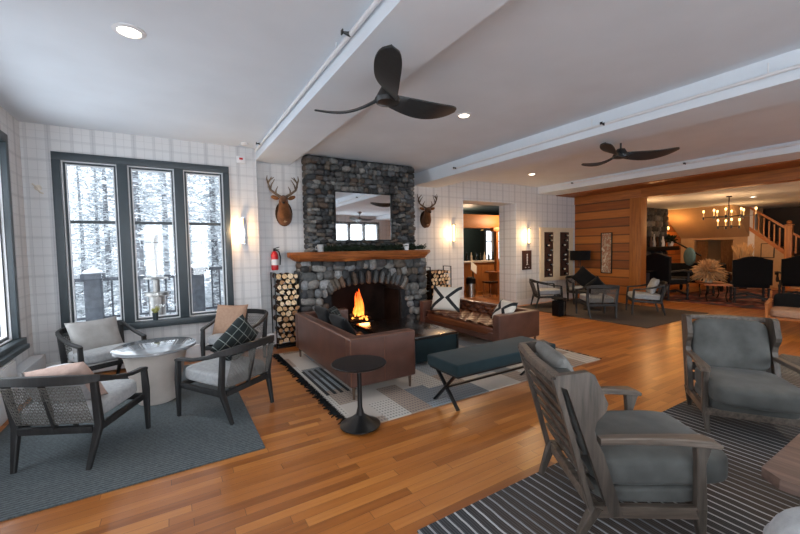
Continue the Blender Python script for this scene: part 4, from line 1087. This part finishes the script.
G().prism([(3.8, 1.80), (3.8, 1.73), (2.8, .98), (2.8, 1.05)], 0, -.065, .005).done('lower_handrail', 'oaky', st, 0)
G().prism([(3.92, 1.14), (3.92, 0), (2.8, 0), (2.8, .3)], 0, -.04, .05).done('lower_side_wall', 'stairtan', st, 0)
# small frame, chandelier
t = thing('picture_frame', 'small dark frame on the tan wall below the stairs', 'picture', (XF-.035, 4.38, 1.22))
G().b2(-.02, 0, -.17, -.15, -.24, .24).b2(-.02, 0, .15, .17, -.24, .24).b2(-.02, 0, -.17, .17, .22, .24).b2(-.02, 0, -.17, .17, -.24, -.22).done('frame', 'black', t)
G().b2(-.01, -.002, -.15, .15, -.22, .22).done('panel', 'stairtan', t)
t = thing('chandelier', 'two-tier iron candle chandelier hanging in the far room', 'chandelier', (12.5, 4.0, 0))
g = G().tube([(0, 0, 1.92), (0, 0, FZ)], .012, 8); g.lathe([(0, FZ-.03), (.06, FZ-.03), (.06, FZ-.001)], 16); g.done('stem', 'black', t)
for (z, r, n, o) in ((2.19, .52, 8, .2), (1.93, .30, 4, .5)):
    for k in range(n):
        a = 2*PI*k/n+o; x, y = r*math.cos(a), r*math.sin(a)
        if k % 2: x, y = x*.72, y*.72
        ar = G().tube([(0, 0, z), (x, y, z)], .009, 6).tube([(x, y, z-.06), (x, y, z+.02)], .022, 8).done('arm', 'black', t)
        G().tube([(x, y, z+.02), (x, y, z+.13)], .014, 8).done('candle', 'candle', ar)
        G().ball((x, y, z+.165), (.024, .024, .038), 2).done('bulb', 'bulb', ar)
for p in ((12.5, 4.4, 2.05), (12.5, 3.6, 2.05), (12.0, 4.0, 2.3)): light('POINT', p, 10, (1, .56, .26), .15)
for p in ((11.2, 1.2, 2.2), (14.8, 1.5, 2.2), (15.2, 4.6, 2.1), (11.4, 5.4, 2.1)): light('POINT', p, 26, (1, .54, .22), .2)  # unseen fill points with no fixture, warming the far room
# far fireplace
ff = thing('far_fireplace', 'dark stone fireplace in the far room with black mantel', 'fireplace', (0, 0, 0))
G().b2(13.2, 15.0, 6.55, YF, 0, FZ).done('core', 'mortar', ff, 0)
g = G(); stones(g, 13.2, 15.0, 1.75, FZ-.02, 6.53, row=(.12, .2), wr=(.14, .3)); g.done('upper_stonework', 'stone', ff, 60); g = G(); stones(g, 13.2, 15.0, .0, 1.2, 6.53, row=(.12, .2), wr=(.14, .3)); g.done('lower_stonework', 'stone', ff, 60)
G().b2(13.0, 15.3, 6.25, 6.9, 1.28, 1.42, .01).done('mantel_shelf', 'blackpaint', ff)
G().b2(13.3, 14.4, 6.40, 6.5, .0, .8, .01).done('fire_screen', 'blackpaint', ff)
for k in range(5):
    b = G().lathe([(0, 0), (.05, 0), (.06, .1), (.03, .2+.05*(k % 3)), (.02, .34+.08*(k % 2)), (0, .34+.08*(k % 2))], 12).done('mantel_vase', ['maroon', 'ceramic', 'bark', 'chairwood', 'white'][k])
    tag(b, ['tall maroon vase on the far mantel', 'grey vase on the far mantel', 'brown bark vase on the far mantel', 'black slim vase on the far mantel', 'white vase on the far mantel'][k], 'vase', None, (13.65+k*.2, 6.4, 1.421))
t = thing('far_sconce', 'glowing warm wall light on the plank wall of the far room', 'wall light', (15.6, YF, 2.02))
G().box((0, -.03, 0), (.1, .05, .16), None, .01).tube([(0, -.05, 0), (.0, -.12, .02)], .012, 8).done('bracket', 'gold', t)
G().ball((-.07, -.12, .06), (.045, .045, .07), 2).ball((.07, -.12, .06), (.045, .045, .07), 2).done('bulb', 'bulb', t)
light('POINT', (15.6, YF-.35, 2.1), 22, (1, .5, .15), .1)
# floor plant on far mantel + speaker + wing chairs etc
t = thing('mantel_plant', 'dark leafy plant at the right end of the far mantel', 'plant', (15.05, 6.42, 1.421))
G().lathe([(0, 0), (.07, 0), (.1, .16), (.09, .16), (0, .14)], 18).done('pot', 'white', t)
g = G(); rnd = random.Random(5)
for k in range(70):
    a = rnd.uniform(0, 2*PI); e = rnd.uniform(-.2, 1.2); L = rnd.uniform(.15, .38)
    d = Vector((math.cos(a)*math.cos(e), math.sin(a)*math.cos(e)*.6, math.sin(e)))
    g.tube([Vector((0, 0, .16)), Vector((0, 0, .16))+d*L*.6, Vector((0, 0, .13))+d*L], [.004, .03, .004], 5)
g.done('leaves', 'leaf', t, 60)
t = thing('speaker_box', 'black speaker box on legs beside the plank post', 'speaker', (11.0, 5.25, 0))
G().b2(-.15, .15, -.17, .17, .2, .78, .01).done('cabinet', 'blackpaint', t); G().b2(-.158, -.15, -.14, .14, .24, .74).done('grille', 'slate', t)
g = G()
for x in (-.13, .13):
    for y in (-.15, .15): g.b2(x-.012, x+.012, y-.012, y+.012, 0, .2)
g.done('legs', 'blackpaint', t)
def highback(label, loc, rz, W=.72, sc=1):
    t = thing('high_back_chair', label, 'chair', loc, rz, 'carved high-back chairs', sc)
    h = W/2; arc = [(-h, .46), (-h, 1.06)]+[(-h+W*i/10, 1.06+.09*math.sin(PI*i/10)**1.5) for i in range(1, 10)]+[(h, 1.06), (h, .46)]
    b = G().prism(arc, 0, -.36, -.28).done('backrest', 'blackfab', t, 30); 
    G().b2(-.3, .30, -h+.03, h-.03, .38, .50, .03).done('seat', 'blackfab', t)
    for sy in (-1, 1):
        for x in (-.31, .28):
            G().lathe([(0, 0), (.035, 0), (.04, .03), (.02, .07), (.035, .12), (.02, .17), (.035, .22), (.022, .28), (.035, .38), (0, .38)], 12, (x, sy*(h-.05), 0)).done('leg', 'chairwood', t)
        G().sweep([(-.3, sy*(h-.02), .70), (.1, sy*h, .72), (.28, sy*(h+.02), .69), (.33, sy*(h+.02), .64)], [(.04, .04), (.05, .04), (.06, .05), (.05, .03)]).done('armrest', 'chairwood', t)
        G().lathe([(.025, .45), (.035, .52), (.02, .6), (.03, .7)], 10, (.24, sy*(h-.0), 0)).done('arm_post', 'chairwood', t)
    G().sweep([(-.31, -h+.05, .12), (-.31, 0, .17), (-.31, h-.05, .12)], (.03, .05)).sweep([(-.31, 0, .16), (.28, 0, .16)], (.03, .04)).sweep([(.28, -h+.05, .12), (.28, 0, .2), (.28, h-.05, .12)], (.03, .05)).done('stretcher', 'chairwood', t)
    return t
hb = highback('black high-back chair seen square from behind below the stairs', (12.3, 3.5, .013), R(24))
dup(hb, (13.35, 2.85, .013), R(20), 'black high-back chair at the right edge of the far room')
dup(hb, (11.55, 5.0, .013), R(-18), 'black high-back chair beside the far fireplace', None, 1.08)
t = thing('low_console', 'low wooden table with curved iron legs holding the big pampas vase', 'table', (12.25, 4.22, .013), R(-60))
G().b2(-.28, .28, -.55, .55, .40, .44, .01).done('table_top', 'oaky', t)
for sx in (-.2, .2):
    for sy in (-.42, .42): G().tube([(sx, sy, .40), (sx, sy*1.1, .28), (sx, sy*.8, .12), (sx, sy*1.15, 0)], .016, 8).done('leg', 'black', t)
G().tube([(0, -.4, .1), (0, 0, .16), (0, .4, .1)], .014, 8).done('stretcher', 'black', t)
def pampas(loc, label, r, n, zz, seed, vase='cream', spread=1.2):
    t = thing('pampas_arrangement', label, 'dried flowers', loc); rnd = random.Random(seed)
    G().lathe([(0, 0), (.07, 0), (.10, .08), (.09, .18), (.045, .26), (.06, .30), (.05, .30), (0, .2)], 20).done('vase', vase, t)
    g = G()
    for k in range(n):
        a = rnd.uniform(0, 2*PI); e = rnd.uniform(.0, spread); L = r*rnd.uniform(.65, 1.05)
        d = Vector((math.cos(a)*math.sin(e), math.sin(a)*math.sin(e), math.cos(e)))
        p0 = Vector((0, 0, .27)); g.tube([p0, p0+d*L*.5, p0+d*L*.8+Vector((0, 0, -.02)), p0+d*L+Vector((0, 0, -.05))], [.003, .010, .016, .003], 4)
    g.done('plumes', 'pampas', t, 60)
pampas((12.2, 4.3, .4535), 'big round bouquet of dried pampas in a cream vase', .42, 420, 0, 1, spread=2.15)
pampas((15.7, 4.62, .0), 'tall dried pampas in a floor vase against the tan wall', .62, 200, 0, 2, 'maroon', .42)
bpy.data.objects['pampas_arrangement.001'].scale = (1.25, 1.25, 1.75)
t = thing('glass_jar', 'small clear glass jar on the low wooden table', 'jar', (12.42, 3.83, .4535))
G().lathe([(0, 0), (.04, 0), (.04, .14), (.036, .14), (.036, .01), (0, .01)], 16).done('body', 'ceramic', t)
t = thing('grand_piano', 'black grand piano with raised lid in the far room', 'piano', (14.75, 5.3, 0), R(20))
G().prism([(-.7, -.5), (.7, -.5), (.7, .1), (.35, .5), (-.2, .75), (-.7, .8)], 2, .62, .85).done('case', 'blackpaint', t, 30)
l = G().prism([(-.7, -.0), (.55, -.0), (.35, .4), (-.2, .75), (-.7, .8)], 2, -.015, .015).done('lid', 'blackpaint', t, 30); l.location = (-.05, .1, 1.1); l.rotation_euler = (R(35), 0, 0)
for p in ((-.6, -.4), (.6, -.4), (-.4, .6)): G().lathe([(.03, 0), (.05, .1), (.04, .3), (.06, .62)], 10, (p[0], p[1], 0)).done('leg', 'blackpaint', t)
t = thing('round_cushion', 'round teal grey cushion propped on the far seat', 'pillow', (13.0, 5.05, 1.12), R(-30))
G().ball((0, 0, 0), (.06, .22, .27), 3).done('cover', mat('teal grey cushion', (92, 124, 132), .8), t, 80)
t = thing('carved_settee', 'dark carved settee with cushion in front of the far fireplace', 'settee', (13.0, 5.1, .013), R(-150))
G().b2(-.35, .35, -.6, .6, .36, .50, .03).done('seat', 'blackfab', t); G().b2(-.4, -.3, -.6, .6, .45, .9, .03).done('backrest', 'blackfab', t)
for x in (-.32, .32):
    for y in (-.55, .55): G().lathe([(.02, 0), (.035, .1), (.02, .2), (.035, .36)], 10, (x, y, 0)).done('leg', 'chairwood', t)
# ------------------------------------------------------------------ bar room
wallbox('wall_bar', [(5.0, 15.5, 11.6, 11.8, 0, .95), (5.0, 11.2, 11.6, 11.8, .95, 3), (12.2, 15.5, 11.6, 11.8, .95, 3), (11.2, 12.2, 11.6, 11.8, 2.25, 3), (4.9, 5.0, 7.2, 11.6, 0, 3), (15.4, 15.5, 7.2, 11.6, 0, 3), (10.0, 15.5, 7.2, 7.3, 0, 3)], 'teal_dark')
wallbox('ceiling_bar', [(4.9, 15.6, 7.2, 11.8, 2.95, 3.05)], 'teal_dark')
struct(G().b2(5.0, 15.4, 9.0, 9.25, 2.12, 2.55, .01).done('trim_6', 'cedar'))
window('window_7', (11.2, 11.6, .95), 0, 1.0, 1.3, [(.46, .54)], .8)
t = thing('bar_counter', 'wooden bar counter with pale stone top seen through the doorway', 'bar counter', (8.1, 9.7, 0))
G().b2(0, 2.1, 0, .5, 0, .98, .005).done('front', 'barwood', t); G().b2(-.05, 2.15, -.08, .55, .98, 1.03, .006).done('counter_top', 'concrete', t)
t = thing('host_counter', 'honey oak counter with post nearer in the bar doorway', 'counter', (8.78, 8.45, 0))
G().b2(0, .9, .1, .5, 0, .66, .005).done('front', 'oakz', t); G().b2(-.12, .98, 0, .56, .66, .72, .006).done('counter_top', 'oaky', t)
G().b2(.10, .20, .25, .35, .72, 2.05, .006).b2(-.05, .40, .22, .38, 2.0, 2.12, .01).done('post', 'oakz', t)
t = thing('trash_bin', 'stainless round bin with black lid in the doorway', 'bin', (7.80, 8.72, 0))
G().lathe([(0, 0), (.14, 0), (.145, .42), (0, .42)], 24).done('body', 'steel', t); G().lathe([(.15, .40), (.15, .55), (.1, .6), (0, .6)], 24).done('lid', 'blackpaint', t)
t = thing('menu_stand', 'slanted white menu board on a dark stand behind the bin', 'menu board', (8.15, 9.0, 0))
G().b2(-.015, .015, -.015, .015, 0, .8).done('stand', 'black', t); G().box((0, -.03, .86), (.28, .02, .34), (R(-30), R(35), 0)).done('board', 'white', t)
t = thing('bar_stool', 'wooden bar stool with brown seat beside the oak counter', 'stool', (8.25, 8.35, 0))
G().box((0, 0, .44), (.34, .34, .05), None, .015).done('seat', 'bark', t)
for x in (-.14, .14):
    for y in (-.14, .14): G().sweep([(x, y, 0), (x*.9, y*.9, .42)], (.03, .03), up=(0, 1, 0)).done('leg', 'barwood', t)
for k in range(9):
    b = thing('bar_bottle', 'liquor bottle standing on the bar counter', 'bottle', (8.35+k*.21, 10.0, 1.031), 0, 'bottles on the bar counter')
    G().lathe([(0, 0), (.04, 0), (.04, .17), (.014, .22), (.014, .3), (0, .3)], 10).done('body', 'bottle' if k % 3 else 'foil', b)
light('POINT', (9.3, 8.3, 2.4), 120, (1, .66, .36), .2); light('POINT', (9.5, 10.8, 2.4), 110, (1, .7, .45), .2)  # unseen fill points without fixtures, brightening the bar room
t = thing('bar_spotlight', 'small glowing spotlight under the bar beam', 'ceiling light', (8.6, 9.05, 2.11))
G().lathe([(0, -.05), (.05, -.05), (.06, 0)], 16).done('housing', 'black', t); G().lathe([(0, -.052), (.045, -.052)], 16).done('lens', 'bulb', t)
# ------------------------------------------------------------------ light
W = bpy.data.worlds.new('overcast'); S.world = W; W.use_nodes = True
nt = W.node_tree; bg = nt.nodes['Background']
tc = nt.nodes.new('ShaderNodeTexCoord'); sp = nt.nodes.new('ShaderNodeSeparateXYZ'); rp = nt.nodes.new('ShaderNodeValToRGB')
nt.links.new(tc.outputs['Generated'], sp.inputs[0]); nt.links.new(sp.outputs[2], rp.inputs[0]); nt.links.new(rp.outputs[0], bg.inputs[0])
rp.color_ramp.elements[0].color = (.75, .82, .9, 1); rp.color_ramp.elements[1].color = (.86, .93, 1, 1)
bg.inputs[1].default_value = 2.9
DL = (.86, .93, 1)
for (a, b), e in zip(SW, (215, 150, 75)): light('AREA', ((a+b)/2, YS-.35, 1.65), e, DL, b-a, (R(90), 0, 0), 2.1)
light('AREA', (XL-.4, -.65, 1.65), 85, DL, 3.6, (R(90), 0, R(-90)), 2.1)
light('AREA', (XL-.4, 4.35, 1.65), 60, DL, 2.2, (R(90), 0, R(-90)), 2.1)
light('AREA', ((WX0+WX1)/2, YB+.45, (WZ0+WZ1)/2), 1, DL, WX1-WX0, (R(90), 0, R(180)), WZ1-WZ0, portal=True)
vs = S.view_settings; vs.view_transform = 'Standard'; vs.look = 'None'; vs.gamma = 1; vs.use_curve_mapping = False; vs.exposure = 0.12
